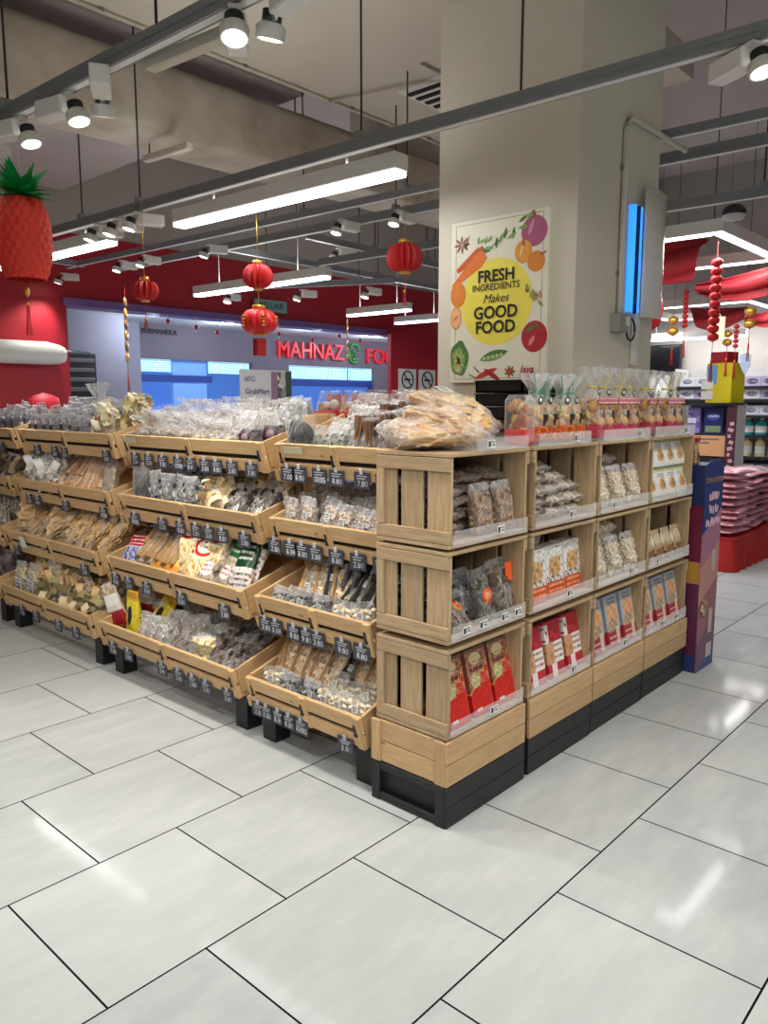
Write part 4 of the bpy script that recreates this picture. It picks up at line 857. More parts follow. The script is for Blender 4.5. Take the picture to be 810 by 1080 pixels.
put('yellowbag', tray_M(3, 2.385) @ TX(0, 0, .042) @ TX(.22, .08, .02) @ RX(-.25), 'yellow and black pack at the front of the lowest middle tray')
put('yellowbag', tray_M(3, 2.385) @ TX(0, 0, .042) @ TX(.32, .14, .03) @ RX(-.5) @ RY(.5), 'yellow and black pack tipped sideways on the lowest middle tray')
fill('middle', 3, 'olivepack', .24, .48, 2, 'olive green pack at the back of the lowest middle tray', ((.26, .02, .35),))
fill('middle', 3, 'maroonbag', .38, .60, 1, 'bag of maroon-brown chips at the back of the lowest middle tray', ((.20, .03, .8), (.29, .05, .85)))
fill('middle', 3, 'clearmix', .25, .50, 3, 'small clear bag with white, green and red bits on the lowest middle tray', ((.065, .018, .3), (.14, .018, .45)))
fill('middle', 3, 'greycrump', .44, .70, 3, 'bag of grey dried squid on the lowest tray of the middle rack', ((.09, .018, .5), (.18, .018, .65)))
put('block', tray_M(3, 2.385) @ TX(0, 0, .042) @ TX(.885, .085, .018) @ RX(-.1), 'bag of cream bean curd cubes on the lowest middle tray')
fill('middle', 3, 'browndark', .80, .98, 2, 'bag of dark brown snacks at the right of the lowest middle tray', ((.05, .02, .9), (.13, .05, 1.0)), yaw=.3)
# --- right rack
put('disc', tray_M(0, 1.08) @ TX(0, 0, .042) @ TX(.09, .07, .018) @ RX(-.15), 'bag with a round dark disc on the top tray of the right rack')
fill('right', 0, 'olive', .2, .5, 2, 'small bag of olive leaves on the top tray of the right rack', ((.06, .018, .4), (.14, .018, .5)))
fill('right', 0, 'greycrump', .22, .62, 2, 'bag of grey dried squid at the back of the right top tray', ((.25, .018, .6), (.33, .018, .6)))
fill('right', 0, 'cinnamon', .52, .98, 3, 'bag of dark cinnamon sticks on the top tray of the right rack', ((.07, .018, .35), (.16, .018, .45), (.25, .018, .5)))
fill('right', 1, 'beigesmall', .0, 1, 6, 'small bag of beige dried snacks with a white sticker on the right second tray', ((.055, .018, .3), (.13, .018, .4), (.205, .018, .5), (.28, .018, .55), (.35, .018, .6)))
fill('right', 2, 'greyclear', .0, .58, 3, 'small clear bag of grey snacks at the front of the right third tray', ((.055, .018, .3),), hs=.74)
fill('right', 2, 'palesmall', .62, .98, 2, 'small bag of pale chips at the front right of the right third tray', ((.055, .018, .3),), hs=.74)
fill('right', 2, 'palesmall', .12, .40, 1, 'small bag of pale chips behind the grey bags on the right third tray', ((.13, .018, .4),))
fill('right', 2, 'tanstrip', .2, .62, 4, 'slim bag of tan strips on the right third tray', ((.12, .07, .95), (.18, .11, 1.0)), yaw=.2)
fill('right', 2, 'darkstrip', .46, 1, 5, 'slim bag of black strips on the right third tray', ((.11, .06, .9), (.16, .09, .95), (.2, .12, 1.0)), yaw=.2)
fill('right', 3, 'palesmall', .0, .25, 1, 'small bag of pale chips at the front left of the right lowest tray', ((.055, .018, .3),), hs=.74)
fill('right', 3, 'greyclear', .2, .6, 2, 'small clear bag of grey snacks at the front of the right lowest tray', ((.055, .018, .3),), hs=.74)
fill('right', 3, 'palesmall', .56, 1, 3, 'small bag of pale chips at the front right of the right lowest tray', ((.055, .018, .3), (.12, .03, .5)), hs=.74)
fill('right', 3, 'tanstrip', .02, .56, 6, 'slim bag of tan strips on the left of the right lowest tray', ((.12, .06, .9), (.17, .09, .95), (.22, .12, 1.0)), yaw=.15)
fill('right', 3, 'darkstrip', .5, .72, 2, 'slim bag of black strips on the right lowest tray', ((.14, .05, 1.0), (.19, .09, 1.05)), yaw=.15)
fill('right', 3, 'tanstrip', .7, 1, 3, 'slim bag of tan strips on the right of the right lowest tray', ((.18, .08, .95), (.23, .12, 1.0)), yaw=.15)

# --- crates
def cput(u, r_, p, x, y, z, label, lean=.15, yaw=0, group=None, roll=0):
    return put(p, TX(UNITS[u][0]+x, y, (CRZ[r_] if r_ is not None else 1.328)+.0155+z) @ RZ(yaw) @ RX(-lean) @ RY(roll), label, group)
def pile(u, r_, p, xs, levels, label, y=.10, dz=.043, group=None, z0=.022):
    for k in range(levels):
        for x in xs: cput(u, r_, p, x+R.uniform(-.012, .012), y+R.uniform(-.025, .012), z0+k*dz, label, 1.52+R.uniform(-.04, .06), R.uniform(-.2, .2), group or label)
pile(0, 0, 'nutbrown', (.128,), 5, 'flat bag of brown nuts in the left pile of the corner top crate', z0=.026, dz=.044)
pile(0, 0, 'nutbrown', (.275, .395), 5, 'flat bag of brown nuts in the right piles of the corner top crate', y=.11, z0=.026, dz=.044)
cput(0, 0, 'nutstand', .26, .045, .0, 'left standing bag of walnuts at the front of the corner top crate', .12)
cput(0, 0, 'nutstand', .40, .045, .0, 'right standing bag of walnuts at the front of the corner top crate', .12)
pile(0, 1, 'berry', (.135,), 4, 'flat bag of dark berries piled in the corner middle crate', y=.10, dz=.044, z0=.03)
cput(0, 1, 'prune', .155, .05, .0, 'reddish fruit bag with peach seal at the front of the corner middle crate', .75, .2)
cput(0, 1, 'berry', .24, .10, .0, 'dark berry bag standing at the centre of the corner middle crate', .3)
cput(0, 1, 'seal', .31, .06, .0, 'standing bag with an orange seal at the front of the corner middle crate', .2)
cput(0, 1, 'seal', .29, .22, .07, 'bag with an orange seal high at the back of the corner middle crate', .9, .2)
cput(0, 1, 'balls', .41, .06, .0, 'bag of round brown balls with an orange tag in the corner crate', .15)
for i, x in enumerate((.105, .262, .415)): cput(0, 2, 'redpist', x, .036+.004*i, .0, ('left', 'middle', 'right')[i]+' red nut pack in the bottom corner crate', .24)
for x, lv in ((.135, 5), (.275, 4), (.415, 3)): pile(1, 0, 'nutpale', (x,), lv, 'flat bag of pale nuts piled in the second top crate', y=.06, dz=.047, z0=.028)
for i, x in enumerate((.115, .275, .44)): cput(1, 1, 'noodlebox', x, .065+.01*i, .0, ('left', 'middle', 'right')[i]+' noodle box with orange base in the second middle crate', .10)
M_TUB = flat('white_tub_plastic', '#e2dfda', .4)
for i, (x, z) in enumerate(((.12, .22), (.30, .22), (.12, .17), (.30, .17))):
    mb = MB(); mb.box((0, 0, .03), (.13, .11, .06), taper=1.18, bev=.006); mb.box((0, 0, .062), (.165, .14, .005), bev=.002)
    o = mb.build('white_tub', M_TUB); o.matrix_world = TX(UNITS[1][0]+x, .24, CRZ[1]+.015+z) if False else TX(UNITS[1][0]+x, .24, CRZ[1]+.015+(0.13 if i > 1 else .197)); tag(o, ('upper left', 'upper right', 'lower left', 'lower right')[i]+' white plastic tub behind the noodle boxes', 'tub')
for i, x in enumerate((.12, .30)):
    o = MB().box((0, 0, .064), (.16, .13, .126), bev=.004).build('white_carton', M_TUB); o.matrix_world = TX(UNITS[1][0]+x, .24, CRZ[1]+.0155); tag(o, ('left', 'right')[i]+' plain white carton under the tubs behind the noodle boxes', 'carton')
for i, x in enumerate((.11, .275, .44)): cput(1, 2, 'redwhitebox', x, .03+.004*i, .0, ('left', 'middle', 'right')[i]+' red and white sachet pack in the second bottom crate', .2)
pile(2, 0, 'nutpale', (.13, .31), 5, 'flat bag of pale nuts stacked at the back of the third top crate', y=.10, dz=.046, z0=.03)
for i, x in enumerate((.11, .275, .44)): cput(2, 0, 'peanut', x, .05, .0, ('left', 'middle', 'right')[i]+' standing bag of peanuts in the third top crate', .12)
pile(2, 1, 'peanut', (.14, .31), 5, 'flat bag of peanuts stacked at the back of the third middle crate', y=.09, dz=.047, z0=.03)
for i, x in enumerate((.11, .275, .44)): cput(2, 1, 'peanut', x, .05, .0, ('left', 'middle', 'right')[i]+' standing bag of peanuts in the third middle crate', .12)
for u, nm in ((2, 'third'), (3, 'fourth')):
    for i, x in enumerate((.11, .275, .44)): cput(u, 2, 'bluered', x, .034, .0, ('left', 'middle', 'right')[i]+' blue and red nut pack in the %s bottom crate' % nm, .2)
for k in range(2):
    o4 = ('leftmost', 'second', 'third', 'rightmost')
    for i in range(4): cput(3, 0, 'whitepack', .085+.127*i, .045+.02*k, .147*k, '%s white cracker pack in the %s row of the fourth top crate' % (o4[i], ('lower', 'upper')[k]), .08)
for i in range(4): cput(3, 1, 'brownpack', .09+.125*i, .05, .0, o4[i]+' brown biscuit pack in the front row of the fourth middle crate', .06)
for i in range(2): cput(3, 1, 'brownpack', .10+.125*i, .17, .125, ('left', 'right')[i]+' brown biscuit pack raised behind the front row in the fourth crate', .02)
o = MB().box((0, 0, .06), (.26, .11, .118), bev=.003).build('brown_carton', flat('brown_carton_board', '#8a6b48', .7)); o.matrix_world = TX(UNITS[3][0]+.165, .20, CRZ[1]+.0155); tag(o, 'brown carton under the raised biscuit packs in the fourth crate', 'carton')
# --- gift bags on top
o5 = ('leftmost', 'second', 'third', 'rightmost')
for i in range(4): cput(1, None, 'giftred', .15+.108*i, .10+(.02 if i % 2 else 0), .0, o5[i]+' cookie gift bag with red base and green ribbon on the second stack', .0, R.uniform(-.2, .2))
for i in range(4): cput(2, None, 'giftpink', .075+.127*i, .09+(.015 if i % 2 else 0), .0, o5[i]+' pink-banded cookie gift bag on top of the third stack', .0, R.uniform(-.2, .2))
for i in range(4): cput(3, None, 'giftpink', .07+.13*i, .09+(.015 if i % 2 else 0), .0, o5[i]+' pink-banded cookie gift bag on top of the fourth stack', .0, R.uniform(-.2, .2))
for u, W, nm in ((1, .42, 'second'), (2, .48, 'third'), (3, .5, 'fourth')): clear_tray(UNITS[u][0]+.04, .002, 1.3285, W, .26, .05, 'clear acrylic tray holding the gift bags on the %s stack' % nm)
# clear clamshell standing left of the gift bags
t = thing('clear_clamshell_tub', 'clear clamshell of cookies with red base, left of the gift bags', 'food tub', (.548, .02, 1.3285))
MB().box((0, .06, .10), (.10, .10, .195), bev=.02).build('shell', M_ACRYL, t)
mb = MB()
for i in range(26): mb.lathe([(0, -.005), (.022, -.005), (.025, 0), (.018, .006), (0, .008)], (0, 0, 0), 10, M=TX(R.uniform(-.025, .025), .06+R.uniform(-.025, .025), R.uniform(.07, .16)) @ Euler((R.uniform(0, 3), R.uniform(0, 3), 0)).to_matrix().to_4x4(), caps=False)
tag(mb.build('contents', content_mat('clamshell_cookies', CK+['#a8493a'])), kind='stuff').parent = t
MB().box((0, .06, .036), (.088, .088, .06), bev=.006).build('red_base', M_REDSHINY, t)
# --- big bags of crackers on the corner stack
put('bigbag', TX(.10, .08, 1.375) @ RZ(-.5) @ RX(-1.48), 'large bag of tan crackers lying at the front corner of the crate wall')
put('bigbag', TX(.30, .07, 1.385) @ RZ(.3) @ RX(-1.3), 'large bag of tan crackers propped in the middle on the corner stack')
put('bigbag', TX(.37, .13, 1.40) @ RZ(.1) @ RX(-1.12), 'large bag of tan crackers with white label at the back of the corner stack')
# --- price tickets on the crate lips
def mk_ticket():
    o = MB().box((0, 0, 0), (.046, .0015, .030)).build('price_ticket', M_LABEL); o['category'] = 'price ticket'
    mb = MB(); mb.box((-.014, -.0012, .0), (.012, .0008, .02)); mb.box((.006, -.0012, .008), (.022, .0008, .003)); mb.build('ticket_print', M_INK, o); return o
tk = Proto(mk_ticket)
TK = {(0, 0): (.30,), (0, 1): (.10, .20, .34, .43), (0, 2): (.28,), (1, 0): (.30,), (1, 1): (.30,), (2, 0): (.15,), (2, 2): (.32,), (3, 1): (.12,), (3, 2): (.22, .40), (2, 1): (.35,), (1, 2): (.36,)}
for (u, r_), xs in TK.items():
    for i, x in enumerate(xs): 
        o = tk.place(TX(UNITS[u][0]+x, -.0090, CRZ[r_]+.036), '%swhite price ticket on the lip of the %s %s crate' % (ORD[i]+' ' if len(xs) > 1 else '', UN[u], RN[r_])); text('price_lettering', '7.90', .014, M_INK, o, (.007, -.0012, -.004), ROT_NY, .0003)
for u, x in ((0, .24), (1, .33), (2, .40), (3, .42)):
    xx = UNITS[u][0]+x; o = tk.place(TX(xx, -.002 if u else -.002, 1.352), 'white price ticket on the clear tray above the %s stack' % UN[u]); text('price_lettering', '7.90', .014, M_INK, o, (.007, -.0012, -.004), ROT_NY, .0003)
# ================================================================ pillar furniture
# poster "fresh ingredients makes good food"
PW, PH = .63, .885
po = thing('wall_poster', 'framed food poster with yellow circle hanging on the cream pillar', 'poster', (1.62, .905, 2.05), (0, 0, 0))
M_PAPER = flat('poster_paper', '#e6e5d3', .5, var=.02)
MB().box((-.0155, 0, 0), (.03, PW, PH), bev=.002).build('board', M_PAPER, po)
def pshape(name, polys, layer=1):
    """flat printed shapes: list of (points in poster fractions, material index), with materials"""
    mb = MB(); mats = []
    for pts, m in polys:
        if m not in mats: mats.append(m)
        q = [(-(u-.5)*PW, (v-.5)*PH) for u, v in pts]
        if sum(a[0]*b[1]-b[0]*a[1] for a, b in zip(q, q[1:]+q[:1])) < 0: q = q[::-1]
        mb.prism(q, .0006, 'x', -.0311-.0004*(layer+mats.index(m)*.9), mats.index(m))
    return mb.build(name, mats, po)
def ell(u, v, ru, rv, rot=0, n=24, wob=0, f=1.0):
    o = []
    for i in range(n):
        a = 2*PI*i/n; k = 1+wob*math.sin(a*5+1); x, y = ru*PW*k*math.cos(a), rv*PW*k*math.sin(a)*f
        o.append((u+(x*math.cos(rot)-y*math.sin(rot))/PW, v+(x*math.sin(rot)+y*math.cos(rot))/PH))
    return o
def leaf(u, v, l, w_, rot, n=7):
    o = []
    for s in (1, -1):
        for i in range(n):
            t_ = i/(n-1) if s == 1 else 1-i/(n-1); x = (t_-.5)*l*PW; y = s*w_*PW*math.sin(PI*t_)**.8 if 0 < t_ < 1 else 0
            o.append((u+(x*math.cos(rot)-y*math.sin(rot))/PW, v+(x*math.sin(rot)+y*math.cos(rot))/PH))
    return [p for i, p in enumerate(o) if i == 0 or (abs(p[0]-o[i-1][0])+abs(p[1]-o[i-1][1])) > 1e-5][:-1] if abs(o[0][0]-o[-1][0])+abs(o[0][1]-o[-1][1]) < 1e-5 else o
F = lambda n, c: flat('print_'+n, c, .5, var=.10)
def taper_poly(p0, p1, w0, w1, n=6):
    (a, b), (c, d) = p0, p1; dx, dy = (c-a)*PW, (d-b)*PH; L = math.hypot(dx, dy); nx, ny = -dy/L, dx/L; up, dn = [], []
    for i in range(n):
        t_ = i/(n-1); w_ = w0+(w1-w0)*t_**1.0; w_ *= (1 if i < n-1 else .55); up.append((a+(c-a)*t_+nx*w_/PW, b+(d-b)*t_+ny*w_/PH)); dn.append((a+(c-a)*t_-nx*w_/PW, b+(d-b)*t_-ny*w_/PH))
    return up+dn[::-1]
pshape('yellow_disc', [(ell(.49, .49, .37, .37, n=48), F('yellow', '#efe25a'))])
mb = MB()
for a, b, c_, d_ in ((0, .435, .56, .0022), (0, -.435, .56, .0022)): mb.box((-.0312, a, b*.97), (.0006, c_, d_))
for s in (-1, 1): mb.box((-.0312, s*.28, 0), (.0006, .0022, .844))
mb.build('border_line', flat('brown_line', '#7a5a44', .6), po)
ORG, ORD_, GRN, DGR, PUR, YON, RED_, TOM = F('carrot', '#e2762c'), F('carrot_dark', '#c9581e'), F('leaf', '#7fa45e'), F('leaf_dark', '#4f7d3c'), F('onion_purple', '#a8577c'), F('onion_yellow', '#e3a03f'), F('chilli', '#c23a34'), F('tomato', '#b02a33')
pshape('carrots', [(taper_poly((.07, .70), (.36, .815), .012, .038), ORD_), (taper_poly((.02, .605), (.37, .785), .010, .050), ORG)], 2)
pshape('carrot_leaves', [(leaf(.38+.05*i+R.uniform(-.03, .03), .80+.017*i+R.uniform(-.035, .035), .10, .016, R.uniform(-.4, 1.6)), GRN if i % 2 else DGR) for i in range(10)]+[(leaf(.30+.04*i, .86+R.uniform(-.02, .02), .07, .013, R.uniform(-.6, 1.6)), GRN) for i in range(4)]+[(taper_poly((.36, .79), (.62, .90), .004, .002), DGR)], 3)
pshape('star_anise', [(leaf(.12+.05*math.cos(a), .86+.03*math.sin(a), .08, .012, a), F('anise', '#8d5a3c')) for a in (0, .8, 1.6, 2.4, 3.2, 4, 4.8, 5.6)]+[(taper_poly((.16, .84), (.20, .91), .006, .003), F('anise', '#8d5a3c'))], 2)
pshape('purple_onion', [(ell(.86, .875, .125, .125), PUR), (leaf(.83, .90, .14, .02, 1.2), F('onion_light', '#c98aa6')), (taper_poly((.86, .95), (.85, .995), .012, .006), F('onion_neck', '#9a5a58'))], 3)
pshape('yellow_onions', [(ell(.76, .765, .085, .095), YON), (ell(.885, .70, .085, .085), F('onion_yellow_two', '#d98a35')), (leaf(.74, .77, .1, .012, 1.3), F('onion_glint', '#f1c878')), (taper_poly((.76, .80), (.76, .845), .010, .004), F('onion_neck', '#9a5a58')), (taper_poly((.93, .735), (.985, .75), .008, .003), F('onion_neck', '#9a5a58'))], 4)
pshape('oranges', [(ell(.085, .555, .085, .11), F('orange', '#e08a35')), (ell(.062, .41, .06, .10), F('orange_peel', '#e3a04e')), (ell(.062, .41, .047, .083), F('orange_flesh', '#efb98a')), (leaf(.06, .41, .08, .012, .6), F('orange_seg', '#d9763a'))], 3)
pshape('lettuce', [(ell(.105, .155, .10, .155, wob=.06), DGR), (ell(.095, .14, .07, .115, wob=.1), GRN), (ell(.09, .12, .035, .08, wob=.1), F('lettuce_heart', '#c9cf86'))]+[(leaf(.1, .14, .22, .006, a), F('lettuce_heart', '#c9cf86')) for a in (.7, 1.2, 1.9, 2.4)], 3)
pshape('pea_pod', [(leaf(.48, .165, .30, .042, .22), DGR), (leaf(.46, .15, .26, .022, .15), GRN)]+[(ell(.38+.045*i, .148+.005*i, .014, .014), F('pea', '#b9cf94')) for i in range(5)], 3)
pshape('chillies', [(leaf(.40, .055, .26, .026, .35), RED_), (leaf(.47, .045, .22, .022, -.55), F('chilli_dark', '#a32c2c')), (taper_poly((.29, .03), (.22, .05), .004, .003), DGR), (taper_poly((.33, .06), (.27, .10), .004, .003), DGR)], 3)
pshape('flower_sprig', [(leaf(.86+R.uniform(-.06, .08), .50+R.uniform(-.07, .07), .08, .015, R.uniform(0, 3)), GRN if i % 2 else F('petal', '#c98a72')) for i in range(9)], 3)
pshape('tomato', [(ell(.885, .265, .125, .13), TOM), (leaf(.86, .24, .10, .02, 1.0), F('tomato_glint', '#e0848a')), (leaf(.84, .31, .12, .016, .5), DGR), (leaf(.90, .325, .10, .014, -.6), DGR)], 4)
pshape('logo_flower', [(leaf(.65+.03*math.cos(a), .062+.018*math.sin(a), .06, .012, a), RED_ if i % 2 else DGR) for i, a in enumerate((0, .9, 1.8, 2.7, 3.6, 4.5, 5.4))], 2)
RP = (PI/2, 0, -PI/2)
def ptext(body, u, v, size, m, name='lettering', **k): return text(name, body, size, m, po, (-.0352, -(u-.5)*PW, (v-.5)*PH), RP, .0003, **k)
ptext('FRESH', .49, .645, .088, M_INK, bold=.0022); ptext('INGREDIENTS', .49, .580, .050, M_INK, bold=.0004); ptext('Makes', .49, .510, .066, M_INK, shear=.35)
ptext('GOOD', .49, .425, .092, M_INK, bold=.0022); ptext('FOOD', .49, .335, .092, M_INK, bold=.0022)
ptext('Jaya', .82, .072, .055, M_RED, shear=.3, bold=.001); ptext('GROCER', .83, .032, .026, M_INK)
# insect lamp with blue tubes and white hood, conduit, box
il = thing('insect_lamp', 'insect lamp with glowing blue tube and white hood on the pillar side', 'insect lamp', (2.1, .45, 2.0))
MB().box((.11, -.012, .28), (.22, .02, .60), bev=.002).build('back_plate', flat('pale_grey_plate', '#b9b6ae', .4), il)
M_BLUE = flat('blue_tube', '#3f9dff', .4, emit='#2f8df5', es=1.3)
for x in (.07, .15): MB().tube([(x, -.035, .0), (x, -.035, .57)], .022, 12).build('blue_tube', M_BLUE, il)
MB().box((.115, -.05, .28), (.006, .02, .58)).build('guard_bar', M_DARKMETAL, il)
mb = MB(); hood = lambda u, v: Vector((.20+.235*u, -.03-.05*math.sin(PI*(.12+.6*u)), -.02+v*.70))
mb.grid(hood, 10, 2); hd = mb.build('white_hood', flat('glossy_white_hood', '#e6e4df', .2), il); sm = hd.modifiers.new('thickness', 'SOLIDIFY'); sm.thickness = .006
MB().box((.20, -.02, -.0), (.04, .03, .58)).build('hinge_rail', M_WHITE, il)
jb = thing('junction_box', 'small grey junction box with a cable loop under the insect lamp', 'junction box', (2.07, .45, 1.93))
MB().box((0, -.03, 0), (.11, .06, .10), bev=.004).build('box', flat('box_grey', '#9a9a98', .5), jb); MB().box((.045, -.063, .01), (.045, .006, .05)).build('switch_plate', M_WHITE, jb)
MB().tube([(.05+.055*(1-math.cos(a)), -.05, -.03-.06*math.sin(a)) for a in [i*PI/8*1.1 for i in range(13)]], .006, 6).build('cable_loop', M_BLACK, jb)
cd = thing('conduit_pipe', 'cream conduit running up the pillar side and out past its edge', 'pipe', (2.09, .43, 2.0))
MB().tube([(.0, 0, -.02), (0, 0, .55), (0, 0, .96), (.02, 0, 1.0), (.07, 0, 1.02), (.8, 0, 1.02)], .016, 10).build('pipe', M_PILLAR, cd)
for z in (.2, .75): MB().box((0, .008, z), (.06, .012, .02)).build('pipe_clip', M_STEEL, cd)
# vertical slot line on the pillar front
mb = MB(); mb.box((1.6185, .80, 3.62), (.004, .012, 1.22)); struct(mb, 'trim_5', M_DARKMETAL)
# black stacked crates behind the corner display
for k in range(3):
    t = thing('black_plastic_crate', ('lowest', 'middle', 'topmost')[k]+' black plastic crate of the stack beside the poster pillar', 'plastic crate', (1.0, .355, 1.4165+k*.062), group='stacked black plastic crates')
    mb = MB(); W, D = .36, .26
    for a, b, c_, d_ in ((W/2, .005, W, .01), (W/2, D-.005, W, .01), (.005, D/2, .01, D), (W-.005, D/2, .01, D)): mb.box((a, b, .03), (c_, d_, .058))
    mb.box((W/2, D/2, .004), (W, D, .008)); mb.build('body', M_BLACK, t)
    mb = MB(); mb.box((W/2, D/2, .056), (W+.012, D+.012, .006)); mb.build('rim', M_DARKMETAL, t)
# red gift packs along the rear shelf
M_PINK = flat('pink_card', '#d9788a', .5)
for i in range(5):
    t = thing('gift_hamper', ('nearest', 'second', 'third', 'fourth', 'farthest')[i]+' red and white wrapped gift pack on the rear shelf', 'gift pack', (.83, .80+.17*i, 1.4165), (0, 0, R.uniform(-.1, .1)), group='red gift packs on the rear shelf')
    MB().box((.06, 0, .02), (.12, .15, .038), bev=.006).build('red_tray', M_REDSHINY, t)
    mb = MB(); mb.blob((.05, -.03, .065), (.03, .03, .03), sub=2); mb.blob((.06, .035, .06), (.03, .03, .026), sub=2); mb.build('white_jar', M_LABEL, t)
    MB().box((.10, 0, .075), (.012, .145, .10), rot=(0, .25, 0)).build('back_card', M_PINK, t)
    mb = MB(); mb.box((.035, .045, .05), (.03, .03, .05), bev=.004); mb.build('gold_sachet', M_GOLD, t)
    mb = MB(); film(mb, .15, .13, .14, 'stand', seed=60+i); o = mb.build('film_wrap', FILM, t); o.matrix_local = TX(.055, 0, .002) @ RZ(PI/2)
o = MB().blob((0, 0, .05), (.06, .06, .055), sub=2, jit=.06).build('white_cloth_bag', flat('white_cloth', '#dcdcd8', .8)); o.location = (.85, 1.72, 1.417); tag(o, 'round white bag beside the red gift packs on the rear shelf', 'bag')
for i in range(3):
    t = thing('glass_jar', ('nearest', 'middle', 'farthest')[i]+' small jar with a green label on the rear shelf', 'jar', (.82, 1.88+.11*i, 1.4165))
    MB().lathe([(.032, 0), (.035, .01), (.035, .07), (.028, .08)], n=16).build('body', M_ACRYL, t); MB().lathe([(.03, .08), (.03, .095)], n=16).build('lid', M_WHITE, t); MB().lathe([(.0355, .02), (.0355, .055)], n=16, caps=False).build('label', flat('green_label', '#5d8a5a', .5), t)
# red pack standing at the far left top
o = MB(); o.blob((0, 0, .07), (.13, .05, .075), sub=2, jit=.05); o = o.build('red_parcel', M_RED); o.matrix_world = TX(.62, 4.35, 1.42); tag(o, 'red wrapped parcel standing behind the left rack', 'parcel')

# ================================================================ cardboard stand
st = thing('cardboard_display_stand', 'tall navy and pink cardboard snack stand at the end of the crate wall', 'display stand', (2.185, -.055, 0))
t = NT('stand_side_print'); s_ = t.new('ShaderNodeSeparateXYZ'); t.link(t.coord('Object'), s_.inputs[0])
side = t.fin(t.ramp(t.math('DIVIDE', s_.outputs[2], 1.2), [(0, '#27306a'), (.08, '#5c2146'), (.42, '#b98a3a'), (.52, '#6e1236'), (.78, '#1d2a5c')], 'CONSTANT'), .5)
t = NT('stand_front_print'); s_ = t.new('ShaderNodeSeparateXYZ'); t.link(t.coord('Object'), s_.inputs[0])
zz = t.math('ADD', s_.outputs[2], t.math('MULTIPLY', s_.outputs[0], -.5))
front = t.fin(t.ramp(t.math('DIVIDE', t.math('ADD', zz, .2), 1.4), [(0, '#3d4a80'), (.14, '#6d4a63'), (.26, '#8f5f67'), (.42, '#b5847a'), (.57, '#a06d84'), (.70, '#24366f')], 'CONSTANT'), .5)
MB().box((.13, .15, .58), (.26, .30, 1.16)).build('body', side, st)
mb = MB(); mb.prism([(0.0, 0), (.26, 0), (.265, 1.15), (.20, 1.185), (.06, 1.185), (-.005, 1.16)], .006, 'y', -.007); mb.build('front_panel', front, st)
M_PALE = flat('pale_pink_lettering', '#d9b9c4', .6)
text('brand_lettering', 'TONG GARDEN', .038, M_GOLD, st, (.135, -.0075, 1.075), ROT_NY, bold=.0006)
mb = MB()
for i in range(3):
    for k in range(5+(i == 2)*2): mb.box((.135+(k-2-(i == 2))*.030+R.uniform(-.004, .004), -.0078, .985-.072*i+R.uniform(-.006, .006)), (R.uniform(.014, .026), .0012, R.uniform(.034, .052)), rot=(0, R.uniform(-.5, .5), 0))
mb.build('slogan_lettering', M_PALE, st)
for z, w_, h_ in ((.62, .05, .12), (.27, .05, .14), (.10, .08, .08)):
    mb = MB(); mb.box((.18, -.0082, z), (w_, .0015, h_)); mb.build('printed_picture', print_mat('nut_picture_%d' % int(z*100), '#b9a9a4', [('mottle', 0, 1, 0, 1, '#8d6a5a', .5, 9), ('lines', .1, .9, .1, .9, '#e6dcd8', 60)]), st)
mb = MB(); mb.lathe([(0, 0), (.05, 0), (.05, .002), (0, .002)], n=24, M=TX(.07, -.009, .36) @ RX(PI/2), caps=False); mb.build('nut_bowl_picture', base_mat('nut_bowl_print', ['#d8c2b0', '#a87f60', '#6b4a3c'], 60), st)
for i in range(4):
    t = thing('snack_tube', ('leftmost', 'second', 'third', 'rightmost')[i]+' brown snack packet with red cap on top of the cardboard stand', 'snack pack', (2.225+.055*i, .02+.02*i, 1.1605), group='red-capped packets on the stand')
    mb = MB(); film(mb, .05, .035, .13, 'stand', seed=70+i); planar_uv(mb, .05, .13); mb.build('packet', print_mat('brown_tube_print', '#8d6a4a', [('mottle', 0, 1, 0, 1, '#c9a87a', .5, 6), ('rect', .2, .8, .2, .5, '#5c3a2a')]) if i == 0 else MATS['brown_tube_print'], t)
    MB().box((0, 0, .135), (.05, .03, .025), bev=.004).build('red_cap', M_RED, t)
# grey header card beside the crate tops
o = MB().box((0, 0, .13), (.004, .24, .30), bev=.0018).build('grey_header_card', flat('grey_card', '#b9bab8', .5)); o.matrix_world = TX(2.172, .17, 1.2); tag(o, 'plain grey card standing between the fourth crate stack and the stand', 'card')

# ================================================================ lanterns
M_PAPERRED = flat('red_paper', '#b01318', .6, var=.2); M_GREENP = flat('green_tissue', '#12a04a', .5, var=.25)
# pineapple lantern
pl = thing('pineapple_lantern', 'big red honeycomb pineapple lantern with green leaves at the left edge', 'lantern', (-.30, 2.42, 2.10))
mb = MB()
def pine(u, v):
    a = u*2*PI; r = .125*(math.sin(PI*(.11+.78*v))**.36); c_ = math.sin(a*9+v*16)*math.sin(a*9-v*16)
    r += .010*abs(c_); return Vector((r*math.cos(a), r*math.sin(a), v*.38))
mb.grid(pine, 108, 54); mb.build('honeycomb_body', flat('orange_red_paper', '#d63422', .6, var=.15), pl)
mb = MB()
for k in range(110):
    a = R.uniform(0, 2*PI); L = R.uniform(.11, .19); up = R.uniform(-.1, 1.2); z0 = .375+R.uniform(0, .05)
    pts = [(math.cos(a)*(.015+L*j/4*math.cos(up)), math.sin(a)*(.015+L*j/4*math.cos(up)), z0+L*j/4*math.sin(up)-.02*(j/4)**2) for j in range(5)]
    w_ = .036; A = [mb.b.verts.new(Vector(p)+Vector((-math.sin(a), math.cos(a), 0))*w_*(1-j/4.3)) for j, p in enumerate(pts)]; B = [mb.b.verts.new(Vector(p)-Vector((-math.sin(a), math.cos(a), 0))*w_*(1-j/4.3)) for j, p in enumerate(pts)]
    for j in range(4): f = mb.b.faces.new((A[j], A[j+1], B[j+1], B[j]))
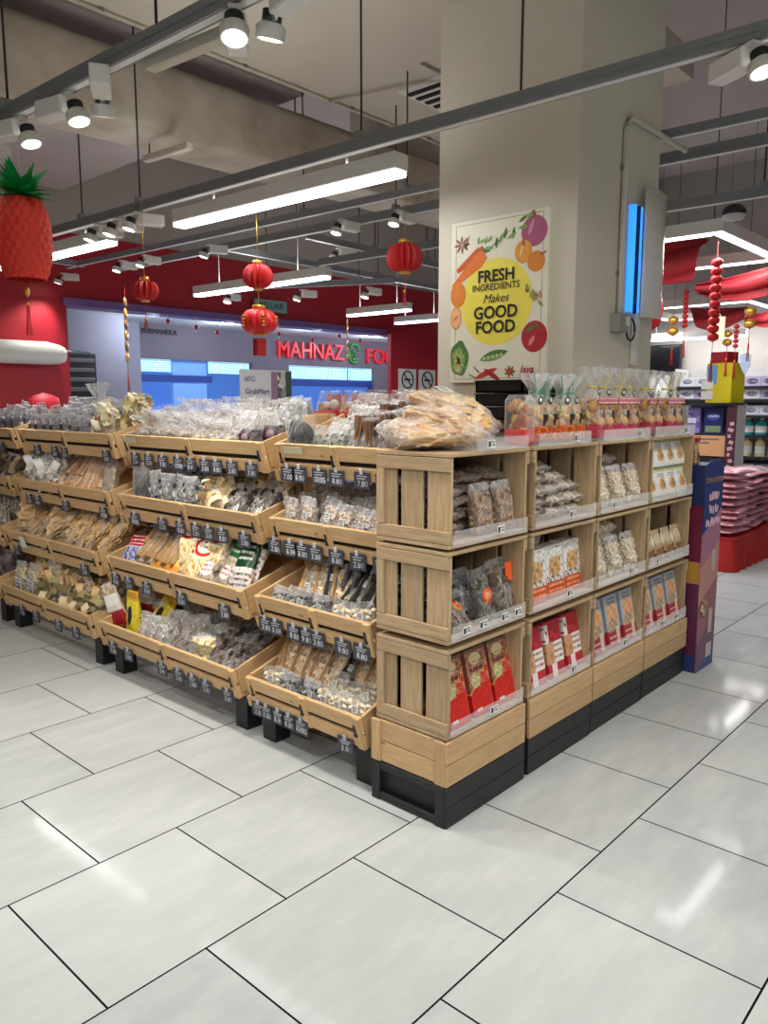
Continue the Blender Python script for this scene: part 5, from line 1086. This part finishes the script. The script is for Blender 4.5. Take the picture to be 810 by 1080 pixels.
mb.build('green_leaves', M_GREENP, pl)
def tassel(par, z, L=.16, bead=True, x=0, y=0):
    if bead: MB().blob((x, y, z-.06), (.013, .013, .026), sub=2).build('bead', M_GOLD, par)
    MB().tube([(x, y, z), (x, y, z-.12)], .0025, 5).build('cord', M_PAPERRED, par)
    mb = MB()
    for k in range(14): a = k*.9; mb.tube([(x+.004*math.cos(a), y+.004*math.sin(a), z-.11), (x+.013*math.cos(a), y+.013*math.sin(a), z-.11-L)], .0022, 4)
    mb.lathe([(.008, z-.125), (.008, z-.108)], (x, y, 0), 8, 1); mb.build('tassel', [M_PAPERRED, M_GOLD], par)
tassel(pl, .0, .16)
MB().tube([(0, 0, .42), (0, 0, .68)], .002, 5).build('hanging_string', M_LABEL, pl)
def round_lantern(label, loc, r, h, pleats, gold=False, string=.3, tl=.10):
    t = thing('paper_lantern', label, 'lantern', loc, group='round red paper lanterns')
    prof = [(r*(max(0, 1-(2*i/12-1)**2)**.5*.82+.18)*(.94 if False else 1), -h/2+h*i/12) for i in range(13)]
    MB().lathe(prof, n=pleats*2, wob=.13 if not gold else .03, smooth=False).build('paper_globe', M_PAPERRED if not gold else M_REDSHINY, t)
    for s in (-1, 1): MB().lathe([(r*.36, s*h/2-.006), (r*.36, s*h/2+.018)], n=16).build('gold_collar', M_GOLD, t)
    MB().tube([(0, 0, h/2), (0, 0, h/2+string)], .002, 5).build('hanging_string', M_GOLD, t)
    if gold:
        mb = MB()
        for k in range(5):
            a = k*2*PI/5+.5
            for q in range(4): mb.blob((r*.97*math.cos(a)+.0, r*.97*math.sin(a), -.03+.02*q), (.014, .014, .008), sub=1)
        mb.build('gold_characters', M_GOLD, t)
        MB().box((0, 0, -h/2-.075), (.075, .05, .11), bev=.004).build('red_tassel', M_PAPERRED, t)
    elif tl: tassel(t, -h/2, tl, False)
    return t
round_lantern('round pleated red lantern just left of the pillar', (1.88, 1.82, 2.42), .105, .19, 16, string=.285)
round_lantern('upper pleated red lantern of the pair over the middle rack', (1.23, 2.51, 2.30), .088, .16, 16, string=.4, tl=0)
round_lantern('lower red lantern with gold characters and red tassel', (1.20, 2.47, 2.01), .115, .17, 18, True, string=.12)
round_lantern('small pleated red lantern over the left rack', (.73, 3.04, 2.21), .078, .13, 14, string=.5, tl=.06)
# strings of lucky charms
def charm_string(label, loc, L, n, mats, r, tas=True, flatd=False):
    t = thing('charm_string', label, 'hanging decoration', loc, group=None)
    MB().tube([(0, 0, .12), (0, 0, -L)], .0025, 5).build('cord', M_PAPERRED, t)
    for k in range(n):
        z = -L*(k+.5)/n*.9
        mb = MB(); m = mats[k % len(mats)]
        if flatd: mb.lathe([(0, -.012), (r*.8, -.01), (r, 0), (r*.8, .01), (0, .012)], n=14, M=TX(0, 0, z) @ RZ(.78) @ RX(PI/2), caps=False)
        else: mb.lathe([(r*.3, -r*.8), (r*.9, -r*.4), (r, 0), (r*.9, r*.4), (r*.3, r*.8)], (0, 0, z), 14)
        mb.build('charm', m, t)
    if tas: tassel(t, -L*.92, .18, False)
    return t
M_PEACH = flat('peach_gold', '#d9a06a', .4, .2); M_BROWNG = flat('brown_gold', '#8a6236', .4, .3)
charm_string('gold and bronze coin string hanging before the grey mall wall', (2.28, 6.0, 2.58), .75, 6, [M_BROWNG, M_GOLD], .055, flatd=True)
charm_string('peach coin string hanging in front of the big shop sign', (5.55, 6.0, 2.60), .62, 6, [M_PEACH, M_GOLD], .06, flatd=True)
charm_string('long string of red lanterns under the near frame light', (3.95, .58, 2.54), .66, 10, [M_REDSHINY], .042)
charm_string('gold gourd string hanging close to the pillar edge', (6.0, 1.72, 2.38), .24, 2, [M_GOLD], .055)
charm_string('gold gourd string at the right with a red tail', (6.0, .97, 2.42), .26, 2, [M_GOLD], .055)
charm_string('dark red bead string below the gathered drape', (6.0, 1.60, 2.62), .42, 8, [M_PAPERRED], .03)
charm_string('small gold charm beside the hanging cream sign', (6.0, 1.17, 2.20), .18, 2, [M_GOLD], .045)
charm_string('short red bead string left of the right-hand gold gourds', (6.0, 1.09, 2.25), .26, 5, [M_PAPERRED], .026)
o = MB().box((0, 0, 0), (.012, .15, .22), bev=.003).build('hanging_price_sign', flat('cream_sign', '#d6d2ae', .5)); o.location = (5.9, 1.24, 2.21); tag(o, 'cream sign hanging beside the long string of red lanterns', 'sign'); MB().tube([(0, -.03, .11), (0, 0, .17), (0, .03, .11)], .006, 6).build('handle', M_LABEL, o)
o = MB().prism([(-.05, .07), (0, .09), (.05, .07), (.045, -.03), (0, -.12), (-.045, -.03)], .01, 'x', 0).build('blue_pennant', flat('pale_blue_card', '#9db4d0', .5)); o.location = (6.0, .99, 1.88); tag(o, 'small pale blue pennant under the right-hand gold gourds', 'pennant')
t = thing('drum_lantern', 'large red drum lantern half hidden by the pillar edge', 'lantern', (4.6, 1.46, 2.30)); MB().lathe([(.10, -.2), (.18, -.14), (.21, 0), (.18, .14), (.10, .2)], n=24).build('body', M_PAPERRED, t); mb = MB(); [mb.blob((-.16, -.12+.03*k, -.12+.05*k), (.02, .02, .03), sub=1) for k in range(4)]; mb.build('gold_pattern', M_GOLD, t); MB().tube([(0, 0, .2), (0, 0, .6)], .003, 5).build('hanging_string', M_GOLD, t)
# red cloth drapes
t = NT('red_drape'); M_DRAPE = t.fin(t.mix(t.noise(6, t.coord('Object')), '#8f141d', '#a81b27'), .65)
def drape(label, TL, TR, BL, BR, sag, folds, nm='red_drape_cloth'):
    TL, TR, BL, BR = map(Vector, (TL, TR, BL, BR)); mb = MB()
    def fn(u, v):
        p = (TL*(1-u)+TR*u)*(1-v)+(BL*(1-u)+BR*u)*v
        p = p+Vector((.06*math.sin(v*folds*PI+u*2)*(.3+abs(u-.5)), 0, -sag*math.sin(PI*u)*(.3+.7*v)+.02*math.sin(v*folds*6+u*4)*(u)))
        return p
    mb.grid(fn, 30, 24); o = mb.build(nm, M_DRAPE); m = o.modifiers.new('thickness', 'SOLIDIFY'); m.thickness = .008; tag(o, label, 'drape'); return o
drape('wide red cloth drape hanging right of the pillar under the near frame light', (4.6, 1.7, 2.86), (4.6, .90, 2.84), (4.6, 1.7, 2.57), (4.6, 1.02, 2.50), .05, 2)
drape('gathered red cloth swag running to the right picture edge', (4.6, .98, 2.47), (4.6, .1, 2.62), (4.6, .96, 2.38), (4.6, .1, 2.40), .10, 3)
drape('far red cloth drape under the far frame light', (9.0, 2.75, 2.80), (9.0, 1.94, 2.76), (9.0, 2.6, 2.52), (9.0, 2.0, 2.60), .10, 2)
drape('far red cloth swag at the right picture edge', (9.0, 1.98, 2.64), (9.0, 1.4, 2.72), (9.0, 1.99, 2.56), (9.0, 1.4, 2.5), .08, 3)

# ================================================================ right-hand store background
# platform with pink sacks
pb_ = thing('display_platform', 'low red cloth-covered platform under the pink sacks', 'platform', (5.0, .67, 0))
MB().box((.7, .72, .145), (1.38, 1.40, .285)).build('core', M_BACK, pb_)
mb = MB()
def skirt(u, v):
    L = (1.44, 1.42); s_ = u*sum(L)
    if s_ < L[0]: x, y, nx, ny = 0, 1.44-s_, -1, 0
    else: x, y, nx, ny = s_-L[0], 0, 0, -1
    k = .012*math.sin(u*110)*(1-v)+.03*(1-v); return Vector((x+nx*k, y+ny*k, .004+v*.30))
mb.grid(skirt, 120, 5); mb.box((.7, .72, .30), (1.42, 1.45, .012)); mb.build('red_cloth', flat('bright_red_cloth', '#b31c1a', .65), pb_)
sack = mk_pack('rice_sack', 'sack', .46, .11, .42, print_mat('sack_print', '#e0a3b0', [('mottle', 0, 1, 0, 1, '#a8344f', .58, 6), ('rect', .15, .85, .4, .62, '#e6c3c9'), ('lines', .2, .8, .42, .6, '#8c2238', 60), ('mottle', 0, 1, .7, 1, '#dda3b0', .55, 8), ('ell', .3, .2, .12, .1, '#5d8a5c')]), 'pillow', seed=80, crump=.012)
for c_, (sx, sy, rz, nm) in enumerate(((.24, .24, PI/2, 'corner'), (.26, .72, PI/2, 'left'), (.74, .25, .1, 'second'), (1.17, .25, -.1, 'third'))):
    for k in range(9 if c_ else 10):
        Mx = TX(5.0+sx+R.uniform(-.02, .02), .67+sy+R.uniform(-.02, .02), .352+k*.058) @ RZ(rz+R.uniform(-.12, .12)) @ TX(0, -.21, 0) @ RX(-1.55+R.uniform(-.03, .03)) @ Matrix.Diagonal((1, .62, 1, 1))
        sack.place(Mx, 'pink printed sack lying in the %s pile on the red platform' % nm, 'pink sacks in the %s pile' % nm)

# long wall shelf with boxes and bottles
def shelf_unit(name, label, loc, rot, W, D, levels, H, mback):
    t = thing(name, label, 'shelf unit', loc, rot)
    for x in (.015, W-.015): MB().box((x, D/2, H/2), (.03, D, H)).build('upright', M_WHITE, t)
    MB().box((W/2, D-.01, H/2), (W-.06, .02, H)).build('back_panel', mback, t)
    for z in levels: MB().box((W/2, D/2-.005, z-.012), (W-.06, D-.03, .022)).build('shelf_board', M_WHITE, t); MB().box((W/2, .004, z-.016), (W-.06, .008, .04)).build('ticket_rail', MATS['dark_metal'], t)
    return t
LV = [.10, .46, .78, 1.06, 1.32, 1.53, 1.70]
shelf_unit('wall_shelf', 'tall white wall shelf of boxes and bottles at the far right', (8.8, 2.8, 0), (0, 0, -PI/2), 1.6, .45, LV, 1.95, flat('pale_back_panel', '#c9c6c4', .6))
boxA = mk_pack('white_tissue_box', 'box', .21, .2, .13, print_mat('white_box_print', '#dcdce2', [('ell', .5, .55, .33, .25, '#6d7590'), ('lines', .2, .8, .4, .7, '#e6e6ee', 40), ('rect', 0, 1, 0, .12, '#b8b4c6')]), 'carton')
boxB = mk_pack('purple_tissue_box', 'box', .21, .2, .13, print_mat('purple_box_print', '#b9b0cc', [('ell', .5, .5, .35, .28, '#5a4c78'), ('lines', .2, .8, .4, .6, '#e6e0f0', 40)]), 'carton')
boxD = mk_pack('dark_box', 'box', .22, .2, .24, print_mat('dark_box_print', '#1e2430', [('lines', .1, .9, .6, .9, '#cfd3dc', 30), ('mottle', 0, 1, .1, .5, '#4b5f8a', .58, 7)]), 'carton')
def mk_bottle(name, col, cap, r, h):
    def f():
        o = MB().lathe([(r*.9, 0), (r, .01), (r, h*.6), (r*.75, h*.72), (r*.3, h*.8), (r*.3, h*.88)], n=16).build(name, flat(name+'_plastic', col, .25)); o['category'] = 'bottle'
        MB().lathe([(r*.34, h*.86), (r*.34, h)], n=12).build('cap', flat(cap[0], cap[1], .4), o); MB().lathe([(r*1.015, h*.15), (r*1.015, h*.5)], n=16, caps=False).build('label', M_LABEL, o); return o
    return Proto(f)
btT = mk_bottle('teal_bottle', '#1d8f94', ('white_cap', '#e6e6e6'), .075, .24); btG = mk_bottle('green_bottle', '#3fa36a', ('white_cap', '#e6e6e6'), .075, .24); btY = mk_bottle('yellow_bottle', '#d9cf8a', ('white_cap', '#e6e6e6'), .065, .27); btC = mk_bottle('lime_tub', '#8fcf6a', ('white_cap', '#e6e6e6'), .09, .2)
RW = {6: ('top', [boxA]*4+[boxB]*3), 5: ('second', [boxA, boxB]*3+[boxA]), 4: ('third', [boxA]*7), 3: ('fourth', [btG]*4+[btT]*5), 2: ('fifth', [btY]*9), 1: ('sixth', [btC]*3+[boxD]*4)}
for li, (nm, L_) in RW.items():
    for i, pr_ in enumerate(L_):
        y = 2.75-(i+.5)*1.5/len(L_); o = pr_.place(TX(8.95, y, LV[li]+.001) @ RZ(-PI/2), '', None)
        lab = {'white_tissue_box': 'white box with grey oval', 'purple_tissue_box': 'pale purple box', 'dark_box': 'dark printed box', 'teal_bottle': 'teal bottle', 'green_bottle': 'green bottle', 'yellow_bottle': 'pale yellow bottle', 'lime_tub': 'lime green tub'}[o.name.split('.')[0]]
        o['label'] = lab+' in the %s row of the white wall shelf' % nm; o['group'] = lab+' on %s wall shelf' % nm
# end display with purple and navy boxes, maroon sign panel
ed = shelf_unit('end_display', 'dark-framed end display with orange panel and maroon side sign', (6.5, 1.85, 0), (0, 0, -PI/2), .62, .4, [.3, .62, .9, 1.16], 1.48, flat('navy_back', '#2a2c4a', .6))
MB().box((.31, -.006, 1.03), (.50, .008, .22)).build('orange_panel', flat('pale_orange_panel', '#d9a878', .55), ed)
for k in range(2): MB().box((.31, -.011, 1.10-.04*k), (.36-.2*k, .002, .016)).build('panel_print', M_GREYINK, ed)
MB().box((.615, -.04, .98), (.10, .012, .98), bev=.002).build('maroon_sign', flat('maroon_sign', '#4a1f2c', .5), ed)
mb = MB()
for k in range(11): mb.box((.615+.012*math.sin(k*2.1), -.047, .62+k*.065), (.055-.012*(k % 3), .002, .036), rot=(0, .3 if k % 2 else -.25, 0))
mb.build('white_script', flat('pale_script', '#c9a8b4', .6), ed)
MB().box((.31, .1, 1.475), (.66, .36, .02)).build('top_board', MATS['dark_metal'], ed)
for i, (dy, pm, lb) in enumerate(((.16, ('violet_carton', print_mat('violet_print', '#8f86c9', [('mottle', 0, 1, .2, .8, '#5a4f9a', .5, 6), ('rect', .2, .8, .4, .6, '#dcd8ee')])), 'violet printed carton on the end display'), (.40, ('navy_carton', print_mat('navy_carton_print', '#232a6a', [('rect', .1, .9, .05, .3, '#7d9a6a'), ('ell', .5, .65, .3, .14, '#3f57b0'), ('lines', .2, .8, .55, .75, '#c9d3ee', 30)])), 'navy printed carton on the end display'))):
    p_ = mk_pack(pm[0], 'carton', .2, .2, .27, pm[1], 'carton'); p_.place(TX(6.64, 1.85-dy, 1.162) @ RZ(-PI/2), lb)
yb = thing('yellow_bin', 'tall yellow box with pale blue panel and white notices', 'box', (6.6, 1.57, 1.487), (0, 0, -PI/2-.25))
MB().box((.15, .12, .21), (.30, .24, .42), bev=.003).build('body', flat('yellow_board', '#e0cf1e', .5), yb); MB().box((.07, -.003, .30), (.12, .004, .2)).build('blue_panel', flat('sky_blue_print', '#6fa8dc', .5), yb)
for z in (.19, .08): MB().box((.02, -.006, z), (.14, .004, .09)).build('white_notice', M_LABEL, yb)
o = MB().box((0, 0, .06), (.2, .2, .12), bev=.004).build('red_box', M_RED); o.matrix_world = TX(6.74, 1.44, 1.909) @ RZ(-.25); tag(o, 'red box on top of the yellow box', 'box')
# more shelving along the back, left of the white shelf
shelf_unit('wall_shelf', 'second white wall shelf behind the gift bags', (9.4, 6.0, 0), (0, 0, -PI/2), 2.7, .45, [.1, .5, .9, 1.3, 1.65], 1.9, MATS['pale_back_panel'])
for z, nm in ((1.3, 'upper'), (1.65, 'top')):
    for i in range(10): o = (boxB if i % 3 else boxA).place(TX(9.6, 5.8-.25*i, z+.001) @ RZ(-PI/2), '%s box on the %s shelf of the second wall shelf' % ('pale purple' if i % 3 else 'white', nm), '%s boxes on %s second shelf' % ('purple' if i % 3 else 'white', nm))
# television
tv = thing('wall_television', 'black flat television on the back wall beside the pillar', 'television', (9.96, 3.55, 2.15))
MB().box((0, 0, 0), (.05, .75, .44), bev=.006).build('casing', M_BLACK, tv); MB().box((-.027, 0, .01), (.004, .70, .39)).build('screen', flat('dark_screen', '#0d1016', .15), tv); MB().box((.07, 0, 0), (.10, .2, .2)).build('wall_bracket', MATS['dark_metal'], tv)
# camera dome on the right-hand rail
cm = thing('security_camera', 'dark dome camera under the rail above the near frame light', 'security camera', (3.42, .30, 2.72)); MB().lathe([(.05, .05), (.075, .02), (.075, -.01)], n=18).build('housing', MATS['dark_metal'], cm); MB().lathe([(.072, -.01), (.06, -.035), (.0, -.05)], n=18, caps=False).build('dome', flat('pale_dome', '#b9b9b6', .3), cm)

# ================================================================ opening to the mall
for i, (u, w_, mname) in enumerate(((0, 0, 0),)):
    sg = thing('shop_sign', 'red MAHNAZ FOOD lettering with green logo on the grey shop front', 'shop sign', (7.96, 10.295, 2.50))
    M_SIGN = flat('sign_red', '#c3202f', .4, emit='#d0202f', es=.25)
    text('lettering', 'MAHNAZ', .44, M_SIGN, sg, (.84, -.03, 0), ROT_NY, .03, sx=.97, bold=.006); text('lettering', 'FOOD', .44, M_SIGN, sg, (3.1, -.03, -.03), ROT_NY, .03, sx=1.05, bold=.006)
    MB().tube([(2.08+.17*math.cos(a), -.04, .02+.2*math.sin(a)) for a in [.3+i*.42 for i in range(13)]], .022, 8).build('green_ring', flat('logo_green', '#3aa64a', .4), sg)
    mb = MB(); [mb.blob((2.06+.06*math.cos(a), -.04, -.02+.08*math.sin(a)), (.05, .02, .045), sub=2) for a in (0, 1.6, 3.2, 4.8)]; mb.build('green_leaves', flat('logo_leaf', '#2d7d3c', .4), sg)
    MB().box((1.9, 0, -.0), (3.7, .008, .012)).build('mounting_rail', MATS['mauve_fascia'], sg)
o = thing('small_wall_sign', 'small black lettering on the grey wall left of the blue window', 'sign', (5.2, 10.295, 2.55)); text('lettering', 'BERMANEKA', .12, M_INK, o, (.15, -.01, .12), ROT_NY, .006)
# louvred shutter
sh_ = thing('louvred_shutter', 'dark louvred shutter door in the grey wall', 'shutter', (3.22, 9.49, 0))
MB().box((.26, .02, 1.1), (.56, .03, 2.2)).build('frame', MATS['dark_metal'], sh_)
for k in range(15): MB().box((.26, -.012, .14+k*.14), (.48, .03, .05), rot=(.5, 0, 0)).build('louvre', M_STEEL, sh_)
# GrabMart board
gb = thing('notice_board', 'white GrabMart board with photo and green panels behind the racks', 'notice board', (4.14, 6.5, .13))
MB().box((.42, .02, 1.52), (.86, .03, .52), bev=.004).build('board', flat('pale_board', '#cfccd2', .5), gb); mb = MB(); [mb.box((x, .05, .63), (.04, .04, 1.52)) for x in (.1, .74)]; mb.build('stand_leg', M_STEEL, gb)
text('board_lettering', '#SG', .10, flat('violet_ink', '#6d5a7d', .6), gb, (.14, .002, 1.66), ROT_NY, .001); text('board_lettering', 'GrabMart', .10, M_INK, gb, (.26, .002, 1.50), ROT_NY, .001)
MB().box((.54, .002, 1.56), (.10, .004, .40)).build('mauve_panel', flat('mauve_panel', '#8d6a84', .5), gb); MB().box((.665, .002, 1.56), (.14, .004, .40)).build('photo_panel', base_mat('photo_print', ['#d6d6d2', '#8a8a86', '#b9b4a8', '#5d5d58'], 14), gb); MB().box((.79, .002, 1.58), (.10, .004, .38)).build('green_panel', flat('dark_green_panel', '#2a4238', .5), gb)
# no smoking notices on the red wall by the pillar
for i, y0 in enumerate((8.42, 8.98)):
    n_ = thing('no_smoking_sign', ('left', 'right')[i]+' white no-smoking notice on the red wall beside the pillar', 'sign', (y0+.24, 7.59, 1.83), group=None)
    MB().box((0, 0, 0), (.48, .012, .50)).build('board', M_LABEL, n_)
    M_SGN = flat('sign_black', '#2b2430', .5)
    MB().tube([(.15*math.cos(a), -.012, .06+.15*math.sin(a)) for a in [k*PI/12 for k in range(25)]], .013, 6).build('prohibition_ring', M_SGN, n_); MB().box((0, -.012, .06), (.28, .008, .022), rot=(0, .785, 0)).build('prohibition_bar', M_SGN, n_); MB().box((.0, -.010, .06), (.17, .006, .035)).build('cigarette', M_SGN, n_); MB().box((0, -.008, -.17), (.30, .004, .03)).build('caption_line', M_GREYINK, n_)
# white air curtain on the red wall
ac = thing('air_curtain', 'long white rounded air curtain fixed on the red wall at the left', 'air curtain', (-.2, 7.72, 2.07))
MB().tube([(0, 0, 0), (2.42, 0, 0), (2.56, 0, -.01), (2.62, 0, -.01)], .14, 20, radii=[.135, .135, .115, .09]).build('body', M_WHITE, ac)
MB().tube([(2.6, 0, .03), (2.95, 0, .03)], .018, 8).build('end_spindle', M_STEEL, ac); MB().box((1.3, .10, .05), (1.8, .08, .06)).build('wall_bracket', M_STEEL, ac)
# small red ornaments under the fascia
for i, x in enumerate((3.95, 4.4, 4.75, 5.3, 5.9, 6.6, 7.2, 7.7)):
    o = thing('hanging_ornament', 'small red and white ornament hanging along the violet fascia', 'hanging decoration', (x, 7.83, 2.58-.05*(i % 3)), group='small ornaments under the fascia')
    MB().lathe([(0, -.04), (.035, 0), (0, .04)], n=8, caps=False).build('red_diamond', M_REDSHINY, o); MB().tube([(0, 0, .04), (0, 0, .10+.05*(i % 3))], .004, 5).build('string', M_LABEL, o); MB().blob((0, 0, -.05), .014, sub=1).build('white_bead', M_LABEL, o)
es = thing('hanging_sign', 'pale teal sign with dark letters on the red fascia', 'sign', (5.42, 7.80, 2.93)); MB().box((.3, 0, 0), (.62, .03, .17)).build('panel', flat('pale_teal_sign', '#7fb3b0', .4), es); text('lettering', 'KELUAR', .13, flat('deep_green_ink', '#16403c', .5), es, (.3, -.018, 0), ROT_NY, .002); MB().box((.3, .03, 0), (.2, .05, .08)).build('wall_bracket', M_STEEL, es)

# ================================================================ ceiling details
vt = thing('ceiling_vent', 'slotted white air vent in the cream soffit beside the pillar', 'ceiling vent', (2.78, 2.42, 3.885), (0, 0, 0))
MB().box((.3, 0, .004), (.62, .50, .03), bev=.003).build('frame', M_WHITE, vt)
for k in range(5): MB().box((.08+k*.11, 0, -.016), (.045, .42, .012)).build('slot', M_BACK, vt)
cp = thing('ceiling_conduit', 'long thin cream conduit running along the soffit edge', 'pipe', (.2, 3.20, 3.885)); MB().tube([(-1, 0, 0), (5.2, 0, 0)], .014, 8).build('pipe', M_PANEL, cp)
for x in (.4, 1.5, 2.6, 3.6): MB().box((x, 0, .006), (.03, .05, .02)).build('pipe_clip', M_STEEL, cp)
MB().tube([(2.35, 0, -.01), (2.6, -.95, -.01)], .012, 8).build('branch_pipe', M_PANEL, cp)
for i, (x, y, z, rz) in enumerate(((-.28, .98, 3.42, .0), (1.2, 3.45, 3.24, 0))):
    o = MB().box((0, 0, 0), (.05, .5, .045), bev=.004).build('cream_bracket_bar', M_PANEL); o.location = (x, y, z-.65 if i == 0 else z); o.rotation_euler = (0, 0, ANG+.05); tag(o, ('cream bar fixed beside the near rail', 'cream bar hung under the wrapped duct')[i], 'bracket'); MB().tube([(0, .2, .02), (0, .2, 1.2 if i == 0 else .10)], .006, 5).build('rod', MATS['dark_metal'], o)
